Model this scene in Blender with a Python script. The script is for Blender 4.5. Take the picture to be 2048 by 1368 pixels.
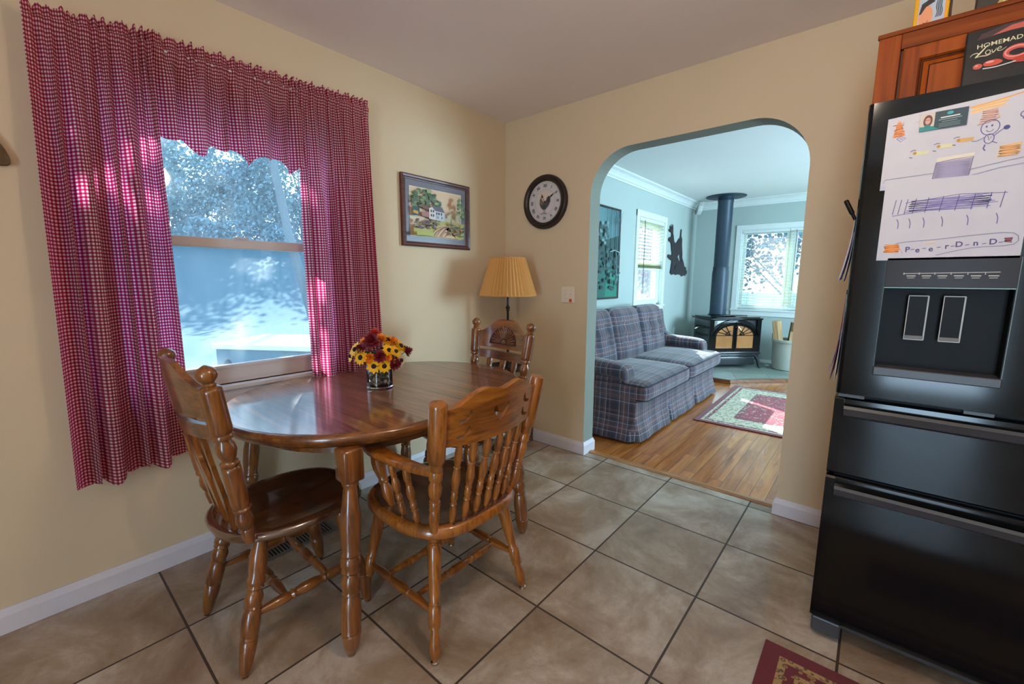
import bpy, bmesh, math, random
from mathutils import Vector, Matrix, noise
random.seed(7)
for o in list(bpy.data.objects): bpy.data.objects.remove(o)
S = bpy.context.scene
COL = S.collection
PI = math.pi
def rgb(r, g, b):
    f = lambda c: (c/255/12.92) if c/255 <= .04045 else ((c/255+.055)/1.055)**2.4
    return (f(r), f(g), f(b), 1)
# ------------------------------------------------------------------ camera
cam_d = bpy.data.cameras.new('camera'); cam = bpy.data.objects.new('camera', cam_d); COL.objects.link(cam)
cam_d.sensor_width = 36; cam_d.lens = 850.86*36/2048; cam_d.clip_start = .02; cam_d.clip_end = 300
yaw, pitch, roll = .7042, .1467, .0035
fw = Vector((-math.sin(yaw)*math.cos(pitch), math.cos(yaw)*math.cos(pitch), -math.sin(pitch)))
rt = Vector((math.cos(yaw), math.sin(yaw), 0)); up = rt.cross(fw)
r2 = rt*math.cos(roll)+up*math.sin(roll); u2 = -rt*math.sin(roll)+up*math.cos(roll)
M = Matrix((r2, u2, -fw)).transposed().to_4x4(); M.translation = (2.2735, -2.5935, 1.2665)
cam.matrix_world = M; S.camera = cam
# ------------------------------------------------------------------ world, sun, view
S.view_settings.view_transform = 'Standard'; S.view_settings.look = 'None'
S.view_settings.exposure = 0.0; S.view_settings.gamma = 1; S.view_settings.use_curve_mapping = False
W = bpy.data.worlds.new('sky'); S.world = W; W.use_nodes = True
nt = W.node_tree; nt.nodes.clear()
wo = nt.nodes.new('ShaderNodeOutputWorld'); bg = nt.nodes.new('ShaderNodeBackground')
tc = nt.nodes.new('ShaderNodeTexCoord'); sx = nt.nodes.new('ShaderNodeSeparateXYZ'); cr = nt.nodes.new('ShaderNodeValToRGB')
cr.color_ramp.elements[0].position = .0; cr.color_ramp.elements[0].color = (.86, .95, 1.0, 1)
cr.color_ramp.elements[1].position = .75; cr.color_ramp.elements[1].color = (.40, .68, 1.0, 1)
nt.links.new(tc.outputs['Generated'], sx.inputs[0]); nt.links.new(sx.outputs['Z'], cr.inputs[0])
nt.links.new(cr.outputs[0], bg.inputs[0]); bg.inputs[1].default_value = 4.2
nt.links.new(bg.outputs[0], wo.inputs[0])
def light(name, kind, loc, power, color, size=.3, direction=None, size_y=None, spread=None):
    d = bpy.data.lights.new(name, kind); d.energy = power; d.color = color[:3]
    if kind == 'AREA':
        d.size = size
        if size_y: d.shape = 'RECTANGLE'; d.size_y = size_y
        else: d.shape = 'DISK'
        if spread: d.spread = spread
    if kind == 'POINT': d.shadow_soft_size = size
    if kind == 'SUN': d.angle = size
    o = bpy.data.objects.new(name, d); COL.objects.link(o); o.location = loc
    if direction is not None: o.rotation_euler = Vector(direction).to_track_quat('-Z', 'Y').to_euler()
    return o
light('sunlight', 'SUN', (-8, 5, 8), 24.0, (1.0, .95, .86), .009, (.719, -.432, -.545))
# area lamps for sky daylight; the living room one is added as fill
light('living_fill_light', 'AREA', (4.75, 2.4, 1.5), 360, (.76, .93, 1.0), 2.2, (-1, 0, .22), 1.5)
light('skylight_patio_door', 'AREA', (2.8, -5.5, 1.1), 95, (.76, .87, 1.0), 1.0, (0, 1, .22), 2.0)
# ceiling fixture's lamp (built further down), then an added rear fill lamp
light('ceiling_lamp_light', 'POINT', (2.1, -1.72, 2.08), 22, (1.0, .83, .64), .09)
light('rear_fill_light', 'POINT', (2.9, -3.9, 2.22), 15, (1.0, .83, .64), .12)

# ------------------------------------------------------------------ helpers
def setp(o, label=None, cat=None, group=None, kind=None):
    if label: o['label'] = label
    if cat: o['category'] = cat
    if group: o['group'] = group
    if kind: o['kind'] = kind
    return o
def thing(name, label, cat, loc=(0, 0, 0), rotz=0, group=None):
    o = bpy.data.objects.new(name, None); COL.objects.link(o); o.empty_display_size = .1
    o.location = loc; o.rotation_euler = (0, 0, rotz)
    return setp(o, label, cat, group)
def obj(name, bm, mats, parent=None, smooth=None, label=None):
    me = bpy.data.meshes.new(name); bm.normal_update(); bm.to_mesh(me); bm.free()
    if not isinstance(mats, (list, tuple)): mats = [mats]
    for m in mats: me.materials.append(m)
    o = bpy.data.objects.new(name, me); COL.objects.link(o)
    if parent is not None: o.parent = parent
    if smooth is not None:
        for p in me.polygons: p.use_smooth = True
        if smooth < 179:
            me.update()
            at = me.attributes.new('sharp_edge', 'BOOLEAN', 'EDGE') if 'sharp_edge' not in me.attributes else me.attributes['sharp_edge']
            b2 = bmesh.new(); b2.from_mesh(me); b2.edges.ensure_lookup_table()
            vals = [(len(e.link_faces) == 2 and e.calc_face_angle(0) > math.radians(smooth)) for e in b2.edges]
            b2.free(); at.data.foreach_set('value', vals)
    if label: o['label'] = label
    return o
def B(): return bmesh.new()
def box(bm, x0, x1, y0, y1, z0, z1, bevel=0, mat=0, M=None, seg=2):
    vs = [bm.verts.new((x, y, z)) for x in (x0, x1) for y in (y0, y1) for z in (z0, z1)]
    idx = [(0, 1, 3, 2), (4, 6, 7, 5), (0, 4, 5, 1), (2, 3, 7, 6), (0, 2, 6, 4), (1, 5, 7, 3)]
    fs = [bm.faces.new([vs[i] for i in f]) for f in idx]
    for f in fs: f.material_index = mat
    if bevel:
        es = list({e for f in fs for e in f.edges})
        r = bmesh.ops.bevel(bm, geom=es, offset=bevel, segments=seg, affect='EDGES', profile=.5, clamp_overlap=True)
        for f in r['faces']: f.material_index = mat
        vs = list({v for f in fs if f.is_valid for v in f.verts} | {v for f in r['faces'] for v in f.verts})
    if M is not None: bmesh.ops.transform(bm, matrix=M, verts=vs)
    return vs
def frame_of(d):
    d = d.normalized(); a = Vector((0, 0, 1)) if abs(d.z) < .9 else Vector((1, 0, 0))
    x = a.cross(d).normalized(); return x, d.cross(x).normalized(), d
def turned(bm, p0, p1, prof, seg=14, cap=True, mat=0):
    """lathe a profile [(t, r)...] along the segment p0 -> p1"""
    p0 = Vector(p0); p1 = Vector(p1); x, y, d = frame_of(p1-p0); rings = []
    for t, r in prof:
        c = p0.lerp(p1, t)
        rings.append([bm.verts.new(c+(x*math.cos(a)+y*math.sin(a))*r) for a in [2*PI*i/seg for i in range(seg)]])
    for A, Bq in zip(rings, rings[1:]):
        for i in range(seg):
            f = bm.faces.new((A[i], A[(i+1) % seg], Bq[(i+1) % seg], Bq[i])); f.material_index = mat
    if cap:
        bm.faces.new(list(reversed(rings[0]))).material_index = mat; bm.faces.new(rings[-1]).material_index = mat
def tube(bm, pts, r, seg=8, mat=0, closed=False):
    pts = [Vector(p) for p in pts]; rings = []; n = len(pts); px = None
    rr = r if isinstance(r, (list, tuple)) else [r]*n
    for i, p in enumerate(pts):
        a = pts[i-1] if (i > 0 or closed) else p; b = pts[(i+1) % n] if (i < n-1 or closed) else p
        d = (b-a).normalized()
        if px is None: x, y, _ = frame_of(d)
        else:
            x = (px-d*px.dot(d)).normalized(); y = d.cross(x)
        px = x
        rings.append([bm.verts.new(p+(x*math.cos(t)+y*math.sin(t))*rr[i]) for t in [2*PI*k/seg for k in range(seg)]])
    pr = list(zip(rings, rings[1:]))
    if closed: pr.append((rings[-1], rings[0]))
    for A, Bq in pr:
        for i in range(seg):
            f = bm.faces.new((A[i], A[(i+1) % seg], Bq[(i+1) % seg], Bq[i])); f.material_index = mat
    if not closed:
        bm.faces.new(list(reversed(rings[0]))).material_index = mat; bm.faces.new(rings[-1]).material_index = mat
def prism(bm, outer, holes=(), thick=.01, mp=None, slices=0, mat=0, bev=0):
    """2-D outline (u, v) with holes -> solid; mp(u, v, w) places it. slices: extra cuts along u so it can bend"""
    b = bmesh.new(); edges = []
    for loop in [outer]+list(holes):
        vs = [b.verts.new((p[0], p[1], 0)) for p in loop]
        for i in range(len(vs)): edges.append(b.edges.new((vs[i], vs[(i+1) % len(vs)])))
    bmesh.ops.triangle_fill(b, use_beauty=True, edges=edges)
    us = [p[0] for p in outer]
    for k in range(1, slices):
        u = min(us)+(max(us)-min(us))*k/slices
        bmesh.ops.bisect_plane(b, geom=b.verts[:]+b.edges[:]+b.faces[:], plane_co=(u, 0, 0), plane_no=(1, 0, 0))
    for f in b.faces:
        if f.normal.z < 0: f.normal_flip()
    b.normal_update()
    fs = b.faces[:]
    r = bmesh.ops.extrude_face_region(b, geom=fs)
    top = [g for g in r['geom'] if isinstance(g, bmesh.types.BMVert)]
    for v in top: v.co.z += thick
    bmesh.ops.reverse_faces(b, faces=[f for f in fs if f.is_valid])
    bmesh.ops.recalc_face_normals(b, faces=b.faces[:])
    vm = {}
    for v in b.verts:
        q = mp(v.co.x, v.co.y, v.co.z) if mp else v.co
        vm[v] = bm.verts.new(q)
    for f in b.faces:
        try: bm.faces.new([vm[v] for v in f.verts]).material_index = mat
        except ValueError: pass
    b.free()
def spl(pts, n=6, closed=False):
    """Catmull-Rom through pts (any dimension)"""
    P = [Vector(p) for p in pts]; out = []; N = len(P)
    rng = range(N) if closed else range(N-1)
    for i in rng:
        p0 = P[(i-1) % N] if closed or i > 0 else P[0]; p1 = P[i]; p2 = P[(i+1) % N]
        p3 = P[(i+2) % N] if closed or i+2 < N else P[-1]
        for k in range(n):
            t = k/n
            out.append(.5*((2*p1)+(p2-p0)*t+(2*p0-5*p1+4*p2-p3)*t*t+(3*p1-p0-3*p2+p3)*t**3))
    if not closed: out.append(P[-1])
    return out
def loft(bm, rings, closed=True, cap=True, mat=0):
    R = [[bm.verts.new(p) for p in r] for r in rings]; n = len(R[0])
    for A, Bq in zip(R, R[1:]):
        for i in range(n if closed else n-1):
            bm.faces.new((A[i], A[(i+1) % n], Bq[(i+1) % n], Bq[i])).material_index = mat
    if cap:
        bm.faces.new(list(reversed(R[0]))).material_index = mat; bm.faces.new(R[-1]).material_index = mat
    return R
def soft_box(bm, c, s, r, n=8, puff=0, dents=(), M=None, mat=0):
    """rounded cushion-like box centred at c with size s, corner radius r, puffed faces"""
    b = bmesh.new(); bmesh.ops.create_cube(b, size=1); bmesh.ops.subdivide_edges(b, edges=b.edges[:], cuts=n, use_grid_fill=True)
    h = [q/2 for q in s]; vm = {}
    for v in b.verts:
        p = Vector([v.co[i]*2*h[i] for i in range(3)]); q = Vector([max(-h[i]+r, min(h[i]-r, p[i])) for i in range(3)])
        d = p-q
        if d.length > 1e-6: p = q+d.normalized()*min(r, d.length) if d.length > r else q+d.normalized()*d.length
        if d.length > 1e-6: p = q+d.normalized()*r if sum(abs(x) > 1e-6 for x in d) > 1 else p
        u = [p[i]/h[i] for i in range(3)]
        for i in range(3):
            j, k = (i+1) % 3, (i+2) % 3
            p[i] += puff*(1 if u[i] > 0 else -1)*abs(u[i])**3*(1-u[j]**2)*(1-u[k]**2)*(1 if h[i] == min(h) else .35)
        for (di, sg, a, bb, dep, rad) in dents:      # axis, side, coords in other two axes
            j, k = [x for x in range(3) if x != di]
            if u[di]*sg > .3: p[di] -= sg*dep*math.exp(-((p[j]-a)**2+(p[k]-bb)**2)/rad**2)
        p = p+Vector(c)
        vm[v] = bm.verts.new(M @ p if M is not None else p)
    for f in b.faces: bm.faces.new([vm[v] for v in f.verts]).material_index = mat
    b.free()
def box_uv(o, scale=1):
    me = o.data; uv = me.uv_layers.new(name='UVMap') if not me.uv_layers else me.uv_layers[0]
    for p in me.polygons:
        n = p.normal; ax = max(range(3), key=lambda i: abs(n[i]))
        for li in p.loop_indices:
            c = me.vertices[me.loops[li].vertex_index].co
            uv.data[li].uv = ((c.y, c.z) if ax == 0 else (c.x, c.z) if ax == 1 else (c.y, c.x))
    return o
def copy_tree(root, name=None):
    r = root.copy(); COL.objects.link(r)
    for ch in list(root.children):
        c = ch.copy(); COL.objects.link(c); c.parent = r
        for g in list(ch.children):
            d = g.copy(); COL.objects.link(d); d.parent = c
    return r
# ------------------------------------------------------------------ materials
class NM:
    def __init__(s, name):
        s.m = bpy.data.materials.new(name); s.m.use_nodes = True; s.t = s.m.node_tree; s.t.nodes.clear()
        s.out = s.t.nodes.new('ShaderNodeOutputMaterial'); s.b = s.n('ShaderNodeBsdfPrincipled'); s.l(s.b.outputs[0], s.out.inputs[0])
    def n(s, k, **kw):
        x = s.t.nodes.new(k)
        for a, v in kw.items(): setattr(x, a, v)
        return x
    def l(s, a, b): s.t.links.new(a, b)
    def set(s, **kw):
        for k, v in kw.items(): s.b.inputs[k.replace('_', ' ')].default_value = v
        return s
    def math(s, op, a, b=None, c=None):
        x = s.n('ShaderNodeMath', operation=op)
        for i, v in enumerate((a, b, c)):
            if v is None: continue
            if isinstance(v, (int, float)): x.inputs[i].default_value = v
            else: s.l(v, x.inputs[i])
        return x.outputs[0]
    def mix(s, f, a, b, mode='MIX'):
        x = s.n('ShaderNodeMix', data_type='RGBA', blend_type=mode)
        for i, v in ((0, f), (6, a), (7, b)):
            if isinstance(v, (int, float)): x.inputs[i].default_value = v
            elif isinstance(v, tuple): x.inputs[i].default_value = v
            else: s.l(v, x.inputs[i])
        return x.outputs[2]
    def ramp(s, f, stops, interp='LINEAR'):
        x = s.n('ShaderNodeValToRGB'); x.color_ramp.interpolation = interp; e = x.color_ramp.elements
        while len(e) > 1: e.remove(e[-1])
        e[0].position, e[0].color = stops[0]
        for p, c in stops[1:]:
            q = e.new(p); q.color = c
        s.l(f, x.inputs[0]); return x.outputs[0]
    def coord(s, kind='Object', scale=(1, 1, 1), loc=(0, 0, 0), rot=(0, 0, 0)):
        t = s.n('ShaderNodeTexCoord'); mp = s.n('ShaderNodeMapping'); s.l(t.outputs[kind], mp.inputs[0])
        mp.inputs['Scale'].default_value = scale; mp.inputs['Location'].default_value = loc; mp.inputs['Rotation'].default_value = rot
        return mp.outputs[0]
    def noise(s, vec, scale=5, detail=4, rough=.55, dist=0):
        x = s.n('ShaderNodeTexNoise'); x.inputs['Scale'].default_value = scale; x.inputs['Detail'].default_value = detail
        x.inputs['Roughness'].default_value = rough; x.inputs['Distortion'].default_value = dist; s.l(vec, x.inputs['Vector']); return x
    def bump(s, h, strength=.3, dist=.01):
        x = s.n('ShaderNodeBump'); x.inputs['Strength'].default_value = strength; x.inputs['Distance'].default_value = dist
        s.l(h, x.inputs['Height']); s.l(x.outputs[0], s.b.inputs['Normal'])
    def sep(s, v):
        x = s.n('ShaderNodeSeparateXYZ'); s.l(v, x.inputs[0]); return x.outputs
    def comb(s, a, b, c=0.0):
        x = s.n('ShaderNodeCombineXYZ')
        for i, v in enumerate((a, b, c)):
            if isinstance(v, (int, float)): x.inputs[i].default_value = v
            else: s.l(v, x.inputs[i])
        return x.outputs[0]
    def color(s, c):
        if isinstance(c, tuple): s.b.inputs['Base Color'].default_value = c
        else: s.l(c, s.b.inputs['Base Color'])
        return s
def plain(name, c, rough=.5, metal=0, **kw):
    m = NM(name).set(Roughness=rough, Metallic=metal, **kw); v = m.coord()
    nz = m.noise(v, 14, 3)
    m.color(m.mix(nz.outputs['Fac'], tuple(x*.93 for x in c[:3])+(1,), tuple(min(1, x*1.06) for x in c[:3])+(1,)))
    return m.m
def paint(name, c, rough=.75, bump=.06):
    m = NM(name).set(Roughness=rough); v = m.coord(); nz = m.noise(v, 3, 3); n2 = m.noise(v, 220, 2)
    m.color(m.mix(nz.outputs['Fac'], tuple(x*.97 for x in c[:3])+(1,), tuple(x*1.02 for x in c[:3])+(1,)))
    m.bump(n2.outputs['Fac'], bump, .002); return m.m
def wood(name, dark, mid, light_, axis=2, rough=.3, coat=.6, gs=1.0, coat_ior=1.6):
    m = NM(name).set(Roughness=rough); sc = [26*gs, 26*gs, 26*gs]; sc[axis] = 1.6*gs
    v = m.coord('Object', tuple(sc)); n1 = m.noise(v, 1.0, 6, .6, .6); sc2 = [90*gs]*3; sc2[axis] = 5*gs
    n2 = m.noise(m.coord('Object', tuple(sc2)), 1.0, 3)
    c = m.ramp(n1.outputs['Fac'], [(.3, dark), (.48, mid), (.68, light_)])
    d2 = tuple(x*.5 for x in dark[:3])+(1,)
    c = m.mix(m.math('MULTIPLY', m.math('SUBTRACT', 1.0, m.ramp(n2.outputs['Fac'], [(.36, (0, 0, 0, 1)), (.5, (1, 1, 1, 1))])), .45), c, d2)
    m.color(c); m.b.inputs['Coat Weight'].default_value = coat; m.b.inputs['Coat Roughness'].default_value = .09
    m.b.inputs['Coat IOR'].default_value = coat_ior
    m.bump(n2.outputs['Fac'], .08, .001); return m.m
WD, WM, WL = rgb(76, 40, 14), rgb(118, 66, 24), rgb(148, 90, 36)
M_oakz = wood('varnished_oak_upright', WD, WM, WL, 2)
M_oakx = wood('varnished_oak_crosswise', WD, WM, WL, 0)
M_oaky = wood('varnished_oak_lengthwise', WD, WM, WL, 1)
HD, HM, HL = rgb(98, 52, 14), rgb(150, 86, 26), rgb(178, 108, 38)
M_honz = wood('honey_oak_upright', HD, HM, HL, 2)
M_hony = wood('honey_oak_crosswise', HD, HM, HL, 1)
M_seat = wood('dark_oak_seat', rgb(52, 28, 18), rgb(84, 48, 28), rgb(108, 66, 38), 1, .2, 1.0, .7, 2.1)
M_groove = plain('dark_stain_and_shade', rgb(60, 26, 12), .6)
M_table = wood('table_top_oak', rgb(66, 36, 24), rgb(118, 70, 44), rgb(158, 104, 66), 0, .32, .8, .9, 1.62)
M_cab = wood('cabinet_oak', rgb(112, 46, 6), rgb(146, 66, 8), rgb(168, 84, 14), 2, .55, 0, .5)
M_cabx = wood('cabinet_oak_rail', rgb(96, 40, 6), rgb(122, 54, 8), rgb(144, 70, 14), 0, .55, 0, .5)
M_cream = paint('cream_wall_paint', rgb(212, 190, 158))
M_ceil = paint('kitchen_ceiling_paint', rgb(240, 226, 220))
M_teal = paint('pale_sage_wall_paint', rgb(170, 184, 180))
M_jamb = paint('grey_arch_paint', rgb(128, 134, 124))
M_lceil = paint('living_ceiling_paint', rgb(226, 232, 232))
M_trim = plain('white_trim_paint', rgb(214, 208, 214), .45)
M_ltrim = plain('living_trim_paint', rgb(216, 224, 222), .45)
M_vinyl = plain('beige_window_vinyl', rgb(198, 184, 180), .4)
M_black = plain('black_gloss_enamel', rgb(12, 14, 16), .1, 0, IOR=1.42)
M_iron = plain('dark_enamelled_iron', rgb(30, 33, 38), .3, .2, Coat_Weight=.5)
M_pipe = plain('blue_black_stove_pipe', rgb(46, 62, 76), .45, .3)
M_bronze = plain('dark_bronze', rgb(50, 38, 32), .4, .5)
M_steel = plain('nickel_glide', rgb(190, 180, 165), .2, 1)
M_matte_black = plain('matte_black_plastic', rgb(7, 8, 9), .5, IOR=1.3)
M_charcoal = plain('charcoal_plastic', rgb(62, 62, 66), .35)
# painted artwork: reads each stroke's own colour
mm = NM('printed_colours'); a = mm.n('ShaderNodeAttribute', attribute_name='tint'); mm.color(a.outputs['Color']); mm.set(Roughness=.55)
M_print = mm.m
def glass(name, haze=.1, tint=(.93, .97, 1, 1), dirt=(.8, .88, .95, 1)):
    m = bpy.data.materials.new(name); m.use_nodes = True; t = m.node_tree; t.nodes.clear()
    o = t.nodes.new('ShaderNodeOutputMaterial'); tr = t.nodes.new('ShaderNodeBsdfTransparent'); gl = t.nodes.new('ShaderNodeBsdfGlossy')
    tl = t.nodes.new('ShaderNodeBsdfTranslucent'); m1 = t.nodes.new('ShaderNodeMixShader'); m2 = t.nodes.new('ShaderNodeMixShader')
    tr.inputs[0].default_value = tint; gl.inputs['Roughness'].default_value = .03 if haze else .3; tl.inputs[0].default_value = dirt
    m1.inputs[0].default_value = .05 if haze else .015; t.links.new(tr.outputs[0], m1.inputs[1]); t.links.new(gl.outputs[0], m1.inputs[2])
    tc = t.nodes.new('ShaderNodeTexCoord'); mp = t.nodes.new('ShaderNodeMapping'); mp.inputs['Scale'].default_value = (1, 3.2, .5)
    nz = t.nodes.new('ShaderNodeTexNoise'); nz.inputs['Scale'].default_value = 3.5; nz.inputs['Detail'].default_value = 6; nz.inputs['Distortion'].default_value = 1.2
    mt = t.nodes.new('ShaderNodeMath'); mt.operation = 'MULTIPLY'; mt.inputs[1].default_value = haze*2
    t.links.new(tc.outputs['Object'], mp.inputs[0]); t.links.new(mp.outputs[0], nz.inputs['Vector']); t.links.new(nz.outputs['Fac'], mt.inputs[0])
    t.links.new(mt.outputs[0], m2.inputs[0]); t.links.new(m1.outputs[0], m2.inputs[1]); t.links.new(tl.outputs[0], m2.inputs[2])
    t.links.new(m2.outputs[0], o.inputs[0]); return m
for _m in (M_cab, M_cabx): _m.node_tree.nodes['Principled BSDF'].inputs['IOR'].default_value = 1.3
M_glass = glass('dusty_haze_window_glass', .06, (.84, .94, 1, 1))  # dusty pane; the view's haze and blue cast are put into its colour
M_cleanglass = glass('picture_glass', .0, (1, 1, 1, 1))
# tile floor ------------------------------------------------------
m = NM('beige_stone_floor_tile'); v = m.coord(); X, Y, Z = m.sep(v)
TS = .4568
u = m.math('DIVIDE', m.math('SUBTRACT', X, .4683), TS); w = m.math('DIVIDE', m.math('SUBTRACT', Y, -.0172), TS)
fu, fv = m.math('FLOOR', u), m.math('FLOOR', w)
du = m.math('ABSOLUTE', m.math('SUBTRACT', m.math('SUBTRACT', u, fu), .5)); dv = m.math('ABSOLUTE', m.math('SUBTRACT', m.math('SUBTRACT', w, fv), .5))
gr = m.math('GREATER_THAN', m.math('MAXIMUM', du, dv), .5-.0040/TS)
wn = m.n('ShaderNodeTexWhiteNoise', noise_dimensions='3D'); m.l(m.comb(fu, fv), wn.inputs['Vector'])
off = m.n('ShaderNodeVectorMath', operation='MULTIPLY_ADD'); m.l(wn.outputs['Color'], off.inputs[0]); off.inputs[1].default_value = (9, 9, 9); m.l(v, off.inputs[2])
n1 = m.noise(off.outputs[0], 2.8, 12, .7, .5); n2 = m.noise(off.outputs[0], 60, 8, .75)
c = m.ramp(n1.outputs['Fac'], [(.34, rgb(132, 104, 82)), (.46, rgb(166, 144, 122)), (.53, rgb(184, 166, 148)), (.64, rgb(214, 204, 192))])
c = m.mix(m.math('MULTIPLY', n2.outputs['Fac'], .55), c, rgb(128, 112, 98))
c = m.mix(m.math('MULTIPLY', wn.outputs['Value'], .18), c, rgb(150, 122, 98))
m.color(m.mix(gr, c, rgb(66, 50, 44)))
m.b.inputs['Coat Weight'].default_value = .35; m.b.inputs['Coat Roughness'].default_value = .16; rg = m.math('ADD', .26, m.math('MULTIPLY', n2.outputs['Fac'], .22)); rg = m.math('ADD', rg, m.math('MULTIPLY', gr, .4)); m.l(rg, m.b.inputs['Roughness'])
hh = m.math('SUBTRACT', m.math('MULTIPLY', n2.outputs['Fac'], .12), gr); m.bump(hh, .5, .002)
M_tile = m.m
# oak plank floor -------------------------------------------------
m = NM('oak_strip_floor'); v = m.coord(); X, Y, Z = m.sep(v)
u = m.math('DIVIDE', X, .0826); fu = m.math('FLOOR', u)
wn = m.n('ShaderNodeTexWhiteNoise', noise_dimensions='1D'); m.l(fu, wn.inputs['W'])
w = m.math('DIVIDE', m.math('ADD', Y, m.math('MULTIPLY', wn.outputs['Value'], 3.0)), .9); fv = m.math('FLOOR', w)
wn2 = m.n('ShaderNodeTexWhiteNoise', noise_dimensions='3D'); m.l(m.comb(fu, fv), wn2.inputs['Vector'])
du = m.math('ABSOLUTE', m.math('SUBTRACT', m.math('SUBTRACT', u, fu), .5)); dv = m.math('ABSOLUTE', m.math('SUBTRACT', m.math('SUBTRACT', w, fv), .5))
gap = m.math('MAXIMUM', m.math('GREATER_THAN', du, .481), m.math('GREATER_THAN', dv, .4985))
off = m.n('ShaderNodeVectorMath', operation='MULTIPLY_ADD'); m.l(wn2.outputs['Color'], off.inputs[0]); off.inputs[1].default_value = (7, 7, 7)
vv = m.n('ShaderNodeVectorMath', operation='MULTIPLY'); m.l(v, vv.inputs[0]); vv.inputs[1].default_value = (16, 1.3, 1); m.l(vv.outputs[0], off.inputs[2])
n1 = m.noise(off.outputs[0], 1.2, 5, .6, .8)
c = m.ramp(n1.outputs['Fac'], [(.3, rgb(124, 66, 22)), (.48, rgb(178, 106, 46)), (.7, rgb(206, 140, 74))])
c = m.mix(m.math('MULTIPLY', wn2.outputs['Value'], .55), c, rgb(142, 80, 32))
m.color(m.mix(gap, c, rgb(70, 38, 20))); m.set(Roughness=.28, Coat_Weight=.4); M_plank = m.m
# gingham cloth ---------------------------------------------------
def gingham():
    m = NM('red_gingham_cotton'); uv = m.n('ShaderNodeTexCoord').outputs['UV']; X, Y, Z = m.sep(uv)
    P = .0128
    a = m.math('GREATER_THAN', m.math('FRACT', m.math('DIVIDE', X, P)), .5); b = m.math('GREATER_THAN', m.math('FRACT', m.math('DIVIDE', Y, P)), .5)
    f = m.math('MULTIPLY', m.math('ADD', a, b), .5)
    c = m.ramp(f, [(0, rgb(226, 192, 190)), (.25, rgb(156, 84, 90)), (.75, rgb(90, 30, 40))], 'CONSTANT')
    c2 = m.ramp(f, [(0, rgb(250, 226, 244)), (.25, rgb(220, 56, 122)), (.75, rgb(180, 14, 60))], 'CONSTANT')
    m.color(c); m.set(Roughness=.9)
    nz = m.noise(uv, 900, 2); m.bump(nz.outputs['Fac'], .15, .001)
    tl = m.n('ShaderNodeBsdfTranslucent'); m.l(c2, tl.inputs[0]); mx = m.n('ShaderNodeMixShader'); mx.inputs[0].default_value = .5
    m.l(m.b.outputs[0], mx.inputs[1]); m.l(tl.outputs[0], mx.inputs[2]); m.l(mx.outputs[0], m.out.inputs[0]); return m.m
M_ging = gingham()
def plaid():
    m = NM('navy_and_maroon_plaid_upholstery'); uv = m.n('ShaderNodeTexCoord').outputs['UV']; X, Y, Z = m.sep(uv)
    N, R, D, L, G = rgb(48, 54, 72), rgb(102, 72, 70), rgb(34, 34, 46), rgb(186, 178, 184), rgb(74, 76, 92)
    st = [(0, D), (.2, N), (.28, L), (.30, N), (.36, R), (.44, L), (.455, R), (.53, G), (.60, L), (.615, N), (.74, R), (.82, L), (.835, D), (.93, R)]
    a = m.ramp(m.math('FRACT', m.math('DIVIDE', X, .25)), st, 'CONSTANT'); b = m.ramp(m.math('FRACT', m.math('DIVIDE', Y, .25)), st, 'CONSTANT')
    c = m.mix(.45, a, b); nz = m.noise(uv, 400, 2); c = m.mix(m.math('MULTIPLY', nz.outputs['Fac'], .3), c, rgb(90, 88, 104))
    m.color(c); m.set(Roughness=.95, Sheen_Weight=.3); m.bump(nz.outputs['Fac'], .3, .002); return m.m
M_plaid = plaid()
def rugmat(name, w, h, field, border, cream, accent, k=1.0):
    m = NM(name); X, Y, Z = m.sep(m.coord())
    ex = m.math('SUBTRACT', w/2, m.math('ABSOLUTE', X)); ey = m.math('SUBTRACT', h/2, m.math('ABSOLUTE', Y)); d = m.math('MINIMUM', ex, ey)
    v = m.coord('Object', (1, 1, 1)); vo = m.n('ShaderNodeTexVoronoi', feature='F1'); vo.inputs['Scale'].default_value = 24*k; m.l(v, vo.inputs['Vector'])
    nz = m.noise(v, 17*k, 4, .6, 2.2)
    tr = m.math('GREATER_THAN', nz.outputs['Fac'], .6); rg = m.math('LESS_THAN', m.math('ABSOLUTE', m.math('SUBTRACT', vo.outputs['Distance'], .28)), .09)
    pat = m.math('MAXIMUM', rg, tr)
    fld = m.mix(m.math('MULTIPLY', tr, .85), field, cream); fld = m.mix(m.math('MULTIPLY', rg, .7), fld, accent)
    bor = m.mix(m.math('MULTIPLY', pat, .75), cream, accent)
    msk = lambda a: m.math('GREATER_THAN', d, a)
    c = m.mix(msk(.05), border, bor); c = m.mix(msk(.072), c, m.mix(m.math('MULTIPLY', rg, .7), border, cream)); c = m.mix(msk(.10), c, bor)
    c = m.mix(msk(.27), c, m.mix(m.math('MULTIPLY', rg, .8), border, cream)); c = m.mix(msk(.315), c, fld)
    m.color(c); m.set(Roughness=1.0, Sheen_Weight=.2); n3 = m.noise(v, 500, 2); m.bump(n3.outputs['Fac'], .4, .003); return m.m

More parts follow.
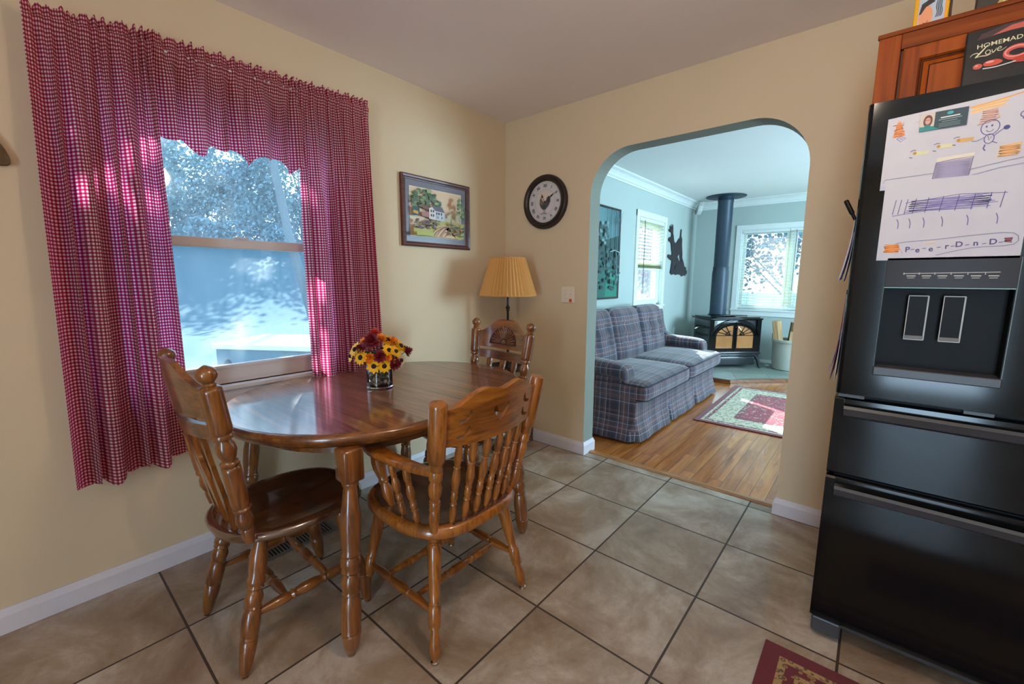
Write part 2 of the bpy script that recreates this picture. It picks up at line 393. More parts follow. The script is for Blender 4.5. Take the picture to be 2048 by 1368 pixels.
# 2-D painting onto a plane: every patch is thin real geometry with its own colour
class Canvas:
    def __init__(s, org, ux, uy, step=.00025):
        s.bm = B(); s.cl = s.bm.loops.layers.float_color.new('tint'); s.o = Vector(org); s.x = Vector(ux); s.y = Vector(uy)
        s.n = s.x.cross(s.y).normalized(); s.k = 0; s.step = step
    def P(s, p): return s.o+s.x*p[0]+s.y*p[1]+s.n*(s.k*s.step)
    def poly(s, pts, col, lift=True):
        if lift: s.k += 1
        vs = [s.bm.verts.new(s.P(p)) for p in pts]
        f = s.bm.faces.new(vs)
        for l in f.loops: l[s.cl] = col
        if f.calc_area() > 0 and len(pts) > 4:
            r = bmesh.ops.triangulate(s.bm, faces=[f])
    def rect(s, x0, y0, x1, y1, col): s.poly([(x0, y0), (x1, y0), (x1, y1), (x0, y1)], col)
    def disc(s, x, y, rx, ry, col, n=14, jag=0):
        s.poly([(x+rx*math.cos(2*PI*i/n)*(1+jag*(random.random()-.5)), y+ry*math.sin(2*PI*i/n)*(1+jag*(random.random()-.5))) for i in range(n)], col)
    def stroke(s, pts, wd, col, smooth=0):
        pts = [Vector((p[0], p[1])) for p in pts]
        if smooth: pts = [Vector((q[0], q[1])) for q in spl([(p[0], p[1], 0) for p in pts], smooth)]
        s.k += 1; L = []; n = len(pts); ww = wd if isinstance(wd, (list, tuple)) else None
        for i, p in enumerate(pts):
            d = pts[min(i+1, n-1)]-pts[max(i-1, 0)]
            if d.length < 1e-9: d = Vector((1, 0))
            d.normalize(); nn = Vector((-d.y, d.x))
            w_ = (ww[0]+(ww[1]-ww[0])*math.sin(PI*i/max(1, n-1))) if ww else wd
            L.append((s.bm.verts.new(s.P(p+nn*w_/2)), s.bm.verts.new(s.P(p-nn*w_/2))))
        for A, Bq in zip(L, L[1:]):
            f = s.bm.faces.new((A[0], A[1], Bq[1], Bq[0]))
            for l in f.loops: l[s.cl] = col
    def text(s, txt, x, y, size, col, rot=0, bold=0, shear=0, sx=1.0):
        cu = bpy.data.curves.new('t', 'FONT'); cu.body = txt; cu.size = size; cu.align_x = 'CENTER'; cu.align_y = 'CENTER'; cu.offset = bold; cu.shear = shear
        cu.resolution_u = 3
        o = bpy.data.objects.new('t', cu); me = bpy.data.meshes.new_from_object(o); s.k += 1
        ca, sa = math.cos(rot), math.sin(rot); vs = []
        for v in me.vertices:
            px, py = v.co.x*sx, v.co.y; vs.append(s.bm.verts.new(s.P((x+px*ca-py*sa, y+px*sa+py*ca))))
        for p in me.polygons:
            f = s.bm.faces.new([vs[i] for i in p.vertices])
            for l in f.loops: l[s.cl] = col
        bpy.data.objects.remove(o); bpy.data.curves.remove(cu); bpy.data.meshes.remove(me)
    def done(s, name, parent=None, label=None):
        for f in s.bm.faces:
            f.normal_update()
            if f.normal.dot(s.n) < 0: f.normal_flip()
        return obj(name, s.bm, M_print, parent, None, label)
# ================================================================== THE SETTING
def structure(name, bm, mats, parent=None, smooth=None, label=None):
    o = obj(name, bm, mats, parent, smooth, label)
    if parent is None: o['kind'] = 'structure'
    return o
def wall_cells(bm, axis, p0, p1, a0, a1, z0, z1, holes, matf=lambda a: 0):
    """solid wall slab between planes p0,p1 (normal 'axis'), extent a0..a1 x z0..z1 with rectangular holes"""
    As = sorted({a0, a1}|{h[0] for h in holes}|{h[1] for h in holes}); Zs = sorted({z0, z1}|{h[2] for h in holes}|{h[3] for h in holes})
    for A, A2 in zip(As, As[1:]):
        for Z, Z2 in zip(Zs, Zs[1:]):
            ca, cz = (A+A2)/2, (Z+Z2)/2
            if any(h[0] < ca < h[1] and h[2] < cz < h[3] for h in holes): continue
            if axis == 'x': box(bm, p0, p1, A, A2, Z, Z2, mat=matf(ca))
            else: box(bm, A, A2, p0, p1, Z, Z2, mat=matf(ca))
H = 2.44; RX = 4.3; KB = -5.2; LY = 4.6; LR = 4.3; TH = .13
bm = B(); box(bm, -.02, RX, KB, .055, -.1, 0); structure('floor', bm, M_tile)
bm = B(); box(bm, -.02, LR, .105, LY+.02, -.1, 0.0); structure('floor_living', bm, M_plank)
bm = B(); box(bm, -.15, RX+.15, KB-.15, TH*.5, H, H+.12); structure('ceiling', bm, M_ceil)
bm = B(); box(bm, -.15, LR+.15, TH*.5, LY+.15, H, H+.12); structure('ceiling_living', bm, M_lceil)
WK = (-2.36, -1.36, .775, 2.0); WL_ = (2.44, 3.26, .93, 2.03)
bm = B(); wall_cells(bm, 'x', -.15, 0, KB, .05, 0, H, [WK]); structure('wall_left', bm, M_cream)
bm = B(); wall_cells(bm, 'x', -.15, 0, .05, LY, 0, H, [WL_]); structure('wall_left_living', bm, M_teal)
WB = (.66, 2.0, .83, 2.0)
bm = B(); wall_cells(bm, 'y', LY, LY+.15, -.15, LR+.15, 0, H, [WB]); structure('wall_back', bm, M_teal)
WR = (1.3, 3.5, .75, 2.1)
bm = B(); wall_cells(bm, 'x', LR, LR+.15, TH, LY, 0, H, [WR]); structure('wall_right_living', bm, M_teal)
bm = B(); wall_cells(bm, 'x', RX, RX+.15, KB, 0, 0, H, []); structure('wall_right', bm, M_cream)
WP = (2.35, 3.25, .02, 2.05)
bm = B(); wall_cells(bm, 'y', KB-.15, KB, -.15, RX+.15, 0, H, [WP]); structure('wall_rear', bm, M_cream)
# arch wall: one solid with the rounded opening; kitchen face cream, room face and reveal grey-green
AX0, AX1, AZ, AR = .755, 1.968, 2.090, .27
arch = [(0, 0), (AX0, 0)]
arch += [(AX0+AR-AR*math.cos(t), AZ-AR+AR*math.sin(t)) for t in [PI/2*i/14 for i in range(15)]]
arch += [(AX1-AR+AR*math.sin(t), AZ-AR+AR*math.cos(t)) for t in [PI/2*i/14 for i in range(15)]]
arch += [(AX1, 0), (RX, 0), (RX, H), (0, H)]
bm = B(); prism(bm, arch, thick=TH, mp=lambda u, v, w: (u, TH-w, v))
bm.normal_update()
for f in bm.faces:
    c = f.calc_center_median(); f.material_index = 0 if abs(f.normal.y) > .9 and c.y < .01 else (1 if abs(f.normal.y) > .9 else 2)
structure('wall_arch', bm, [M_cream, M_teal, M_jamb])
# threshold strip
M_thresh = wood('threshold_oak', rgb(132, 82, 40), rgb(176, 124, 76), rgb(200, 150, 98), 0, .35, .5)
bm = B(); prism(bm, [(.055, -.01), (.055, .004), (.068, .011), (.092, .011), (.105, .001), (.105, -.01)], thick=AX1-AX0+.02, mp=lambda u, v, w: (AX0-.01+w, u, v))
structure('trim_1', bm, M_thresh, label='oak threshold strip')
# baseboards
def baseboard(name, pts, mat, h=.092, t=.014, flip=1):
    """pts: polyline at the wall foot; the board stands on its left side (flip=1)"""
    bm = B()
    prof = [(0, 0), (t, 0), (t, h*.72), (t*.55, h*.9), (t*.35, h), (0, h)]
    n = len(pts); rings = []
    for i, p in enumerate(pts):
        p = Vector((p[0], p[1], 0)); a = Vector((*pts[max(0, i-1)], 0)); b = Vector((*pts[min(n-1, i+1)], 0))
        ns = []
        for q, r_ in ((a, p), (p, b)):
            d = (r_-q)
            if d.length > 1e-6: d.normalize(); ns.append(Vector((-d.y, d.x, 0))*flip)
        m = sum(ns, Vector()); m /= len(ns); m /= max(.2, m.length_squared)
        rings.append([p+m*u+Vector((0, 0, v)) for u, v in prof])
    loft(bm, rings); bmesh.ops.recalc_face_normals(bm, faces=bm.faces[:])
    return structure(name, bm, mat)
baseboard('baseboard_left', [(0, KB), (0, 0)], M_trim, flip=-1)
baseboard('baseboard_arch_left', [(.012, 0), (AX0, 0), (AX0, TH), (0.015, TH)], M_trim, flip=-1)
baseboard('baseboard_arch_right', [(LR-.01, TH), (AX1, TH), (AX1, 0), (RX, 0)], M_trim, flip=-1)
baseboard('baseboard_left_living', [(0, TH+.015), (0, LY)], M_ltrim, flip=-1)
baseboard('baseboard_back', [(0.015, LY), (LR, LY)], M_ltrim, flip=-1)
# crown moulding of the living room
cp = [(0, 0), (.085, 0), (.085, -.012), (.07, -.022), (.052, -.03), (.034, -.052), (.024, -.074), (.012, -.082), (.012, -.1), (0, -.1)]
bm = B(); prism(bm, cp, thick=LY-TH, mp=lambda u, v, w: (u, TH+w, H+v)); structure('trim_2', bm, M_ltrim)
bm = B(); prism(bm, cp, thick=LR, mp=lambda u, v, w: (w, LY-u, H+v)); structure('trim_3', bm, M_ltrim)
bm = B(); prism(bm, [(0, 0), (.13, 0), (.09, -.05), (.07, -.12), (.03, -.16), (0, -.17)], thick=.07, mp=lambda u, v, w: (u*.7071+w*.7071-.0, LY-u*.7071+w*.7071-.09, H+v)); structure('trim_4', bm, M_ltrim)

# ------------------------------------------------------------------ windows
def win(name, axis, plane_in, a0, a1, z0, z1, mat, kind='hung', depth=.13, sgn=-1):
    """window in a wall; axis 'x' wall normal; sgn = direction towards outside"""
    root = bpy.data.objects.new(name, None); COL.objects.link(root); root['kind'] = 'structure'
    def bx(bm, d0, d1, p, q, r, s, **k):
        lo, hi = sorted((plane_in+sgn*d0, plane_in+sgn*d1))
        if axis == 'x': box(bm, lo, hi, p, q, r, s, **k)
        else: box(bm, p, q, lo, hi, r, s, **k)
    bm = B(); j = .018
    bx(bm, .0, .149, a0, a0+j, z0, z1); bx(bm, .0, .149, a1-j, a1, z0, z1); bx(bm, 0, .149, a0+j, a1-j, z1-j, z1); bx(bm, 0.03, .149, a0+j, a1-j, z0, z0+j)
    obj('window_frame', bm, mat, root)
    def sash(nm, d, r0, r1, s0, s1, wd, bot, top, gname='glass'):
        bm = B(); bx(bm, d, d+.032, r0, r0+wd, s0, s1, bevel=.003); bx(bm, d, d+.032, r1-wd, r1, s0, s1, bevel=.003)
        bx(bm, d+.001, d+.033, r0+wd-.004, r1-wd+.004, s0, s0+bot, bevel=.004); bx(bm, d+.001, d+.033, r0+wd-.004, r1-wd+.004, s1-top, s1, bevel=.004)
        # glazing bead
        bx(bm, d-.004, d+.004, r0+wd, r1-wd, s0+bot-.014, s0+bot-.008)
        s = obj(nm, bm, mat, root)
        bm = B(); bx(bm, d+.014, d+.018, r0+wd-.003, r1-wd+.003, s0+bot-.003, s1-top+.003); obj(gname, bm, M_glass, s)
    if kind == 'hung':
        zm = 1.425 if name == 'window_1' else 1.475
        sash('lower_sash', .03, a0+j, a1-j, z0+.0, zm+.022, .045, .085, .044); sash('upper_sash', .07, a0+j, a1-j, zm-.02, z1-j, .045, .04, .05)
        bm = B(); bx(bm, .012, .03, (a0+a1)/2-.03, (a0+a1)/2+.03, zm+.022, zm+.032, bevel=.003); obj('sash_lock', bm, mat, root)
    elif kind == 'double':
        mid = 1.30
        sash('left_sash', .05, a0+j, mid-.02, z0+j, z1-j, .045, .05, .05); sash('right_sash', .05, mid+.02, a1-j, z0+j, z1-j, .045, .05, .05)
        bm = B(); bx(bm, .04, .12, mid-.02, mid+.02, z0+j, z1-j); obj('mullion', bm, mat, root)
    else:
        sash('sash', .05, a0+j, a1-j, z0+j, z1-j, .05, .06, .06)
    # casing and stool
    bm = B(); t = .07
    if kind != 'bare':
        bx(bm, -.016, 0, a0-t, a0+.004, z0-.0, z1+t, bevel=.003); bx(bm, -.016, 0, a1-.004, a1+t, z0-.0, z1+t, bevel=.003); bx(bm, -.018, 0, a0-t, a1+t, z1-.004, z1+t, bevel=.003)
        obj('casing', bm, mat, root)
        bm = B(); bx(bm, -.034, .03, a0-t-.01, a1+t+.01, z0-.024, z0-.0, bevel=.006); obj('window_sill', bm, mat, root)
        bm = B(); bx(bm, -.016, 0, a0-t, a1+t, z0-.095, z0-.024, bevel=.004); obj('apron', bm, mat, root)
    else: bm.free()
    return root
win('window_1', 'x', 0, *WK, M_vinyl)
win('window_2', 'x', 0, *WL_, M_ltrim)
win('window_3', 'y', LY, *WB, M_ltrim, kind='double', sgn=1)
win('window_4', 'x', LR, *WR, M_ltrim, kind='single', sgn=1)  # unseen window, added to bring daylight into the living room
win('window_5', 'y', KB, *WP, M_ltrim, kind='single', sgn=-1)

# ------------------------------------------------------------------ blinds
M_slat = NM('translucent_blind_vinyl'); M_slat.set(Roughness=.5, Transmission_Weight=.0); M_slat.color(rgb(214, 216, 192))
_t = M_slat.n('ShaderNodeBsdfTranslucent'); _t.inputs[0].default_value = rgb(226, 228, 190); _x = M_slat.n('ShaderNodeMixShader'); _x.inputs[0].default_value = .4
M_slat.l(M_slat.b.outputs[0], _x.inputs[1]); M_slat.l(_t.outputs[0], _x.inputs[2]); M_slat.l(_x.outputs[0], M_slat.out.inputs[0]); M_slat = M_slat.m
def blind(label, axis, plane, a0, a1, ztop, zbot, pitch, tilt, wdt=.025, wand=None, gather=0):
    r = thing('window_blind', label, 'blind')
    def pt(a, d, z): return (plane+d, a, z) if axis == 'x' else (a, plane+d, z)
    bm = B(); n = int((ztop-.03-zbot)/pitch)
    zs = [ztop-.045-i*pitch for i in range(n)]
    if gather:
        zs += [zbot+.012+i*.004 for i in range(gather)]
    for k, z in enumerate(zs):
        tl = tilt if k < n else 0
        c, s = math.cos(tl)*wdt/2, math.sin(tl)*wdt/2
        prof = [(-c, -s), (-c*.4, -s*.4+.0022), (c*.4, s*.4+.0022), (c, s)]
        A = [bm.verts.new(pt(a0, q[0], z+q[1])) for q in prof]; Bq = [bm.verts.new(pt(a1, q[0], z+q[1])) for q in prof]
        for i in range(3): bm.faces.new((A[i], A[i+1], Bq[i+1], Bq[i]))
    obj('slats', bm, M_slat, r)
    bm = B(); P = lambda a_0, a_1, d0, d1, z0, z1: box(bm, *(sorted((plane+d0, plane+d1))+[a_0, a_1] if axis == 'x' else [a_0, a_1]+sorted((plane+d0, plane+d1))), z0, z1, bevel=.002)
    P(a0-.004, a1+.004, -.016, .016, ztop-.03, ztop); obj('headrail', bm, M_ltrim, r)
    bm = B(); P(a0, a1, -.012, .012, zbot-.012, zbot+.006); obj('bottom_rail', bm, M_ltrim, r)
    bm = B()
    for f in (.15, .5, .85) if a1-a0 > .7 else (.2, .8):
        a = a0+(a1-a0)*f; tube(bm, [pt(a, .012, ztop-.03), pt(a, .012, zbot)], .0012, 4); tube(bm, [pt(a, -.012, ztop-.03), pt(a, -.012, zbot)], .0012, 4)
    obj('ladder_cords', bm, M_slat, r)
    if wand:
        s = 1 if axis == 'x' else -1
        bm = B(); tube(bm, [pt(wand[0], s*.03, ztop-.02), pt(wand[0], s*.034, wand[1])], .004, 6); obj('wand', bm, M_charcoal, r)
    return r
blind('white blind raised halfway on the narrow window above the sofa', 'x', -.002, 2.465, 3.235, 2.01, 1.40, .042, .25, .05, (2.58, 1.18), 10)
blind('pale slatted blind lowered over left sash of the window behind the stove', 'y', LY-.0, .685, 1.27, 1.98, .86, .0425, .12, .05, None)
blind('pale slatted blind with dark wand, right of the one nearer the stove pipe', 'y', LY-.0, 1.285, 1.975, 1.98, .86, .0425, .12, .05, (1.36, 1.12))

# ------------------------------------------------------------------ curtains
def curtain(name, label, y0, y1, ztop, zbot, full, seed, x_c=.07, folds=9, hem=0, amp=.02, header=.035, flare=(0, 0), lean=0, zslope=.058, cat='curtain'):
    rnd = random.Random(seed); W_ = y1-y0; L = W_*full; n = int(L/.004); bm = B(); uvl = bm.loops.layers.uv.new('UVMap')
    ph = [rnd.random()*6.28 for _ in range(8)]
    vz = [1+header/.05*0]; rows = []
    zr = []
    hz = ztop-zbot
    def zt(y): return ztop+zslope*(y-y0)
    levels = [('h', header*k/4) for k in (4, 3, 2, 1)]+[('p', -.0), ('p', -.006), ('p', -.018), ('p', -.030), ('p', -.036)]
    nb = int((hz-.04)/.02)
    levels += [('b', -.04-(hz-.04)*(k+1)/nb) for k in range(nb)]
    for kind, dz in levels:
        row = []
        for i in range(n+1):
            s = i/n; t = min(1, max(0, -dz/hz)); y = y0+W_*s
            fl = flare[0]*(1-s)+flare[1]*s
            g = math.sin(2*PI*s*folds*1.9+ph[0]+2.4*math.sin(2*PI*s*2.7+ph[1])); g2 = math.sin(2*PI*s*folds*3.7+ph[5]+1.5*math.sin(s*17))
            lo = math.sin(2*PI*s*folds+ph[2]+1.3*math.sin(2*PI*s*2.3+ph[3])+.9*t)+.45*math.sin(2*PI*s*folds*.47+ph[4])+.22*math.sin(2*PI*s*folds*2.3+ph[6]+t)*(1-.6*t)
            if kind == 'h': x = x_c+(.008*g+.004*g2)*(1+dz/header*.5)+.004*dz/header; z = dz+(.0035*g2+.004*g)*dz/header
            elif kind == 'p': x = x_c+(.013 if -.03 < dz < -.003 else .006)*(1)+.005*g+.003*g2; z = dz
            else:
                a = min(1, t*2.6); x = x_c+(1-a)*(.009*g+.004*g2)+a*amp*lo+.006*(1-t)*0+lean*t; z = dz
                if hem: z = dz+hem*t*(.6*math.sin(2*PI*s*3.1+ph[6])+.5*math.sin(2*PI*s*6.3+ph[7]))-hem*.6*t*s
                else: z = dz+.012*t*math.sin(2*PI*s*folds+ph[2])-.0*t
            yy = y+fl*t+(.008*math.cos(2*PI*s*folds+ph[2])*min(1, t*3))
            row.append((bm.verts.new((max(.044, x), yy, zt(y)+z)), (s*L+.01*t*math.sin(7*s), zt(y)+z)))
        rows.append(row)
    for A, Bq in zip(rows, rows[1:]):
        for i in range(n):
            q = (A[i], A[i+1], Bq[i+1], Bq[i]); f = bm.faces.new([v[0] for v in q])
            for l, v in zip(f.loops, q): l[uvl].uv = v[1]
    o = obj(name, bm, M_ging, None, 180); setp(o, label, cat)
    return o
curtain('gingham_curtain', 'red and white gingham curtain panel left of the kitchen window', -2.47, -2.145, 2.112, .490, 2.1, 3, folds=5, amp=.040, flare=(-.035, -.005), lean=.022, zslope=.12, x_c=.088)
curtain('gingham_curtain', 'gingham curtain panel right of the kitchen window, between window and framed picture', -1.605, -1.228, 2.165, .52, 1.9, 5, folds=6, amp=.026, flare=(0, .03), lean=.008, zslope=.04, x_c=.078)
curtain('curtain_valance', 'short gingham valance hanging across the top of the kitchen window', -2.165, -1.595, 2.150, 1.805, 1.9, 9, folds=7, amp=.02, hem=.034, header=.04, x_c=.072, zslope=.02, cat='valance')
bm = B(); tube(bm, [(0.002, -2.44, 2.094), (.05, -2.444, 2.096), (.072, -2.43, 2.098), (.076, -2.1, 2.137), (.076, -1.6, 2.150), (.072, -1.235, 2.163), (.05, -1.226, 2.164), (.002, -1.226, 2.164)], .005, 8)
setp(obj('curtain_rod', bm, M_trim, None, 60), 'white rod threaded through the gingham curtain tops', 'curtain rod')
# ================================================================== DINING FURNITURE
LEG = [(0, .012), (.02, .016), (.06, .0185), (.16, .0235), (.24, .0255), (.255, .0225), (.265, .026), (.28, .0235), (.29, .026), (.40, .0275), (.46, .0245), (.475, .021), (.487, .0265), (.50, .022), (.515, .0245), (.56, .0275), (.60, .0225), (.615, .019), (.63, .026), (.65, .0225), (.66, .027), (.69, .0265), (.71, .022), (.78, .027), (.86, .0275), (.93, .023), (1, .019)]
def stretch_prof(r): return [(0, r*.55), (.05, r*.6), (.2, r*.95), (.3, r*1.0), (.33, r*.75), (.35, r*1.05), (.37, r*.8), (.40, r*.9), (.44, r*1.1), (.56, r*1.1), (.60, r*.9), (.63, r*.8), (.65, r*1.05), (.67, r*.75), (.70, r*1.0), (.8, r*.95), (.95, r*.6), (1, r*.55)]
POST = [(0, .0155), (.04, .018), (.075, .0195), (.085, .0165), (.10, .021), (.13, .0262), (.16, .0245), (.185, .0195), (.195, .0185), (.20, .025), (.212, .0265), (.22, .0225), (.228, .0255), (.25, .0265), (.44, .0265), (.455, .0255), (.462, .021), (.470, .0262), (.482, .0262), (.488, .0205), (.498, .0185), (.52, .0235), (.55, .028), (.58, .0255), (.60, .0195), (.612, .018), (.62, .0265), (.635, .028), (.645, .0245), (.652, .029), (.67, .0302), (.87, .0288), (.882, .0285), (.888, .0245), (.894, .0165), (.905, .0185), (.913, .0145), (.922, .0185), (.935, .0245), (.952, .0272), (.968, .0262), (.985, .0185), (1, .004)]
def seat_mesh(w, dpt, zt, thick, front_round=.42, back_round=.30, power=2.6, squash=0.0, yo=0.0):
    """saddle seat as a superellipse plan with rolled rim, dished top"""
    bm = B(); N = 44; rings = []
    def plan(a, k):
        c, s = math.cos(a), math.sin(a); r = (abs(c)**power+abs(s)**power)**(-1/power)
        x, y = c*r*w/2*k, s*r*dpt/2*k
        return x*(1-squash*(y/(dpt/2)+1)*-.5 if False else 1-squash*(.5-.5*y/(dpt/2))), y
    layers = [(.80, zt-thick), (.90, zt-thick+.002), (.965, zt-thick+.010), (.995, zt-thick*.62), (1, zt-thick*.42), (.985, zt-.008), (.95, zt-.001), (.90, zt), (.80, zt-.004), (.65, zt-.010), (.45, zt-.013), (.2, zt-.0135), (.02, zt-.0135)]
    for k, z in layers:
        ring = []
        for i in range(N):
            a = 2*PI*i/N; x, y = plan(a, k)
            dz = .006*math.exp(-(x/(w*.13))**2)*(1 if y > 0 else 0)*min(1, k*1.4)*(1 if z > zt-.02 else 0)
            ring.append((x, y, z+dz))
        rings.append([(a_, b_+yo, c_) for a_, b_, c_ in ring])
    loft(bm, rings); bm.normal_update(); return bm
def side_chair(label, loc, rz):
    """oak side chair, facing +Y"""
    r = thing('side_chair', label, 'chair', loc, rz, 'oak side chairs at the ends of the table')
    zt = .452
    obj('seat', seat_mesh(.475, .505, zt, .038, squash=.06, yo=.012), M_seat, r, 180)
    tops = {}
    for sx_ in (-1, 1):
        for sy_ in (-1, 1):
            top = Vector((sx_*.150, sy_*.135+.0, zt-.030)); ft = Vector((sx_*.200, .205 if sy_ > 0 else -.232, .008))
            bm = B(); turned(bm, ft, top, [(t, q*1.02) for t, q in LEG], 18); l = obj('leg', bm, M_oakz, r, 50)
            bm = B(); turned(bm, (ft.x, ft.y, 0), (ft.x, ft.y, .008), [(0, .012), (.7, .012), (1, .007)], 14); obj('glide', bm, M_steel, l, 50)
            tops[sx_, sy_] = (ft, top)
    mids = {}
    for sx_ in (-1, 1):
        a = tops[sx_, -1][0].lerp(tops[sx_, -1][1], .42); b = tops[sx_, 1][0].lerp(tops[sx_, 1][1], .42); a.z -= .0; mids[sx_] = (a, b)
        bm = B(); turned(bm, a, b, stretch_prof(.0175), 14); obj('side_stretcher', bm, M_oaky, r, 50)
    for f in (.3, .7):
        a = mids[-1][0].lerp(mids[-1][1], f); b = mids[1][0].lerp(mids[1][1], f)
        bm = B(); turned(bm, a, b, stretch_prof(.0165), 14); obj('cross_stretcher', bm, M_oakx, r, 50)
    # back
    lean = lambda z: -.178-(z-zt)*.145
    PX = lambda z: .186+(z-zt)*.075
    ztop = 1.028
    for s in (-1, 1):
        bm = B(); turned(bm, (s*PX(zt-.01), lean(zt-.01), zt-.01), (s*PX(ztop), lean(ztop), ztop), POST, 20); obj('back_post', bm, M_oakz, r, 50)
    def bowed(z0):
        def mp(u, v, w):
            z = v; bow = -.042*(1-(u/.20)**2) if abs(u) < .2 else 0
            return (u, lean(z)+bow+w-.010, z)
        return mp
    hw = PX(.9)-.006
    cz = .862
    top = [(-hw, .952), (-hw*.78, .957), (-hw*.55, .985), (-hw*.36, 1.016), (-hw*.18, 1.028), (0, 1.024), (hw*.18, 1.028), (hw*.36, 1.016), (hw*.55, .985), (hw*.78, .957), (hw, .952)]
    up_ = [(p[0], p[1]) for p in spl([(a, b, 0) for a, b in top], 4)]
    bm = B(); prism(bm, [(-hw, cz), (0, cz-.008), (hw, cz)]+list(reversed(up_)), thick=.02, mp=bowed(0), slices=14)
    crest = obj('crest_rail', bm, M_oakx, r, 40)
    # carved sunburst fan on the crest's front face
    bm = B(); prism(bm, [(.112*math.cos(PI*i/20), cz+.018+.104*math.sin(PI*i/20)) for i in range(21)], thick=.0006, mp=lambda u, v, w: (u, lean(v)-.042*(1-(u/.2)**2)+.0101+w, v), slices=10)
    obj('carved_ground', bm, M_groove, crest)  # dark stained plate that also paints in the carving's shade
    bm = B()
    for k in range(17):
        a = PI*(k+.5)/17; r0, r1 = .026, .085 if k % 2 else .078
        pts = [(math.cos(a)*(r0+(r1-r0)*t)*1.18, cz+.024+math.sin(a)*(r0+(r1-r0)*t)*1.25) for t in (0, .3, .6, .85, 1)]
        tube(bm, [(u, lean(v)-.042*(1-(u/.2)**2)+.0115, v) for u, v in pts], [.002, .0035, .0048, .0052, .002], 6)
    for k in range(7):
        a = PI*(k+.5)/7
        tube(bm, [(math.cos(a)*q*1.1, lean(cz+.024)-.042+.0115, cz+.024+math.sin(a)*q*1.15) for q in (.002, .012, .022)], [.002, .0045, .002], 6)
    obj('carved_fan', bm, M_oakx, crest, 60)
    bm = B(); prism(bm, [(-hw, .795), (0, .787), (hw, .795), (hw, .842), (0, .836), (-hw, .842)], thick=.018, mp=bowed(0), slices=14)
    obj('lower_rail', bm, M_oakx, r, 40)
    for cx in (-.105, 0, .105):
        o_ = [(.016, .44), (.013, .50), (.019, .545), (.027, .585), (.025, .625), (.014, .655), (.012, .675), (.018, .690), (.012, .705), (.015, .735), (.020, .765), (.018, .80)]
        if cx: o_ = [(a*.85, b) for a, b in o_]
        o_ = [(p[0], p[1]) for p in spl([(a, b, 0) for a, b in o_], 3)]
        out = [(cx*(.80+.2*(b-.44)/.36)+a, b) for a, b in o_]+[(cx*(.80+.2*(b-.44)/.36)-a, b) for a, b in reversed(o_)]
        def mps(u, v, w, cx=cx):
            t = (v-.44)/.36; bow = -.042*(1-(cx/.2)**2)*max(0, min(1, t))-.012*(1-t)
            return (u, lean(v)+bow+w-.006, v)
        bm = B(); prism(bm, out, thick=.013, mp=mps); s_ = obj('splat', bm, M_oakz, r, 40)
        bm = B(); tube(bm, [mps(cx*(.80+.2*(v-.44)/.36), v, .0135) for v in (.47, .56, .64, .72, .79)], .0022, 6); obj('splat_bead', bm, M_oakz, s_, 60)
    return r
side_chair('oak side chair nearest the gingham curtain, back to camera side at near end of table', (.652, -2.005, 0), 0)
chC = [o for o in COL.objects if o.name == 'side_chair'][0]
c2 = copy_tree(chC); c2.location = (.600, -.990, 0); c2.rotation_euler = (0, 0, PI-.06)
c2['label'] = 'oak side chair at far end of table, carved crest in front of the floor lamp'

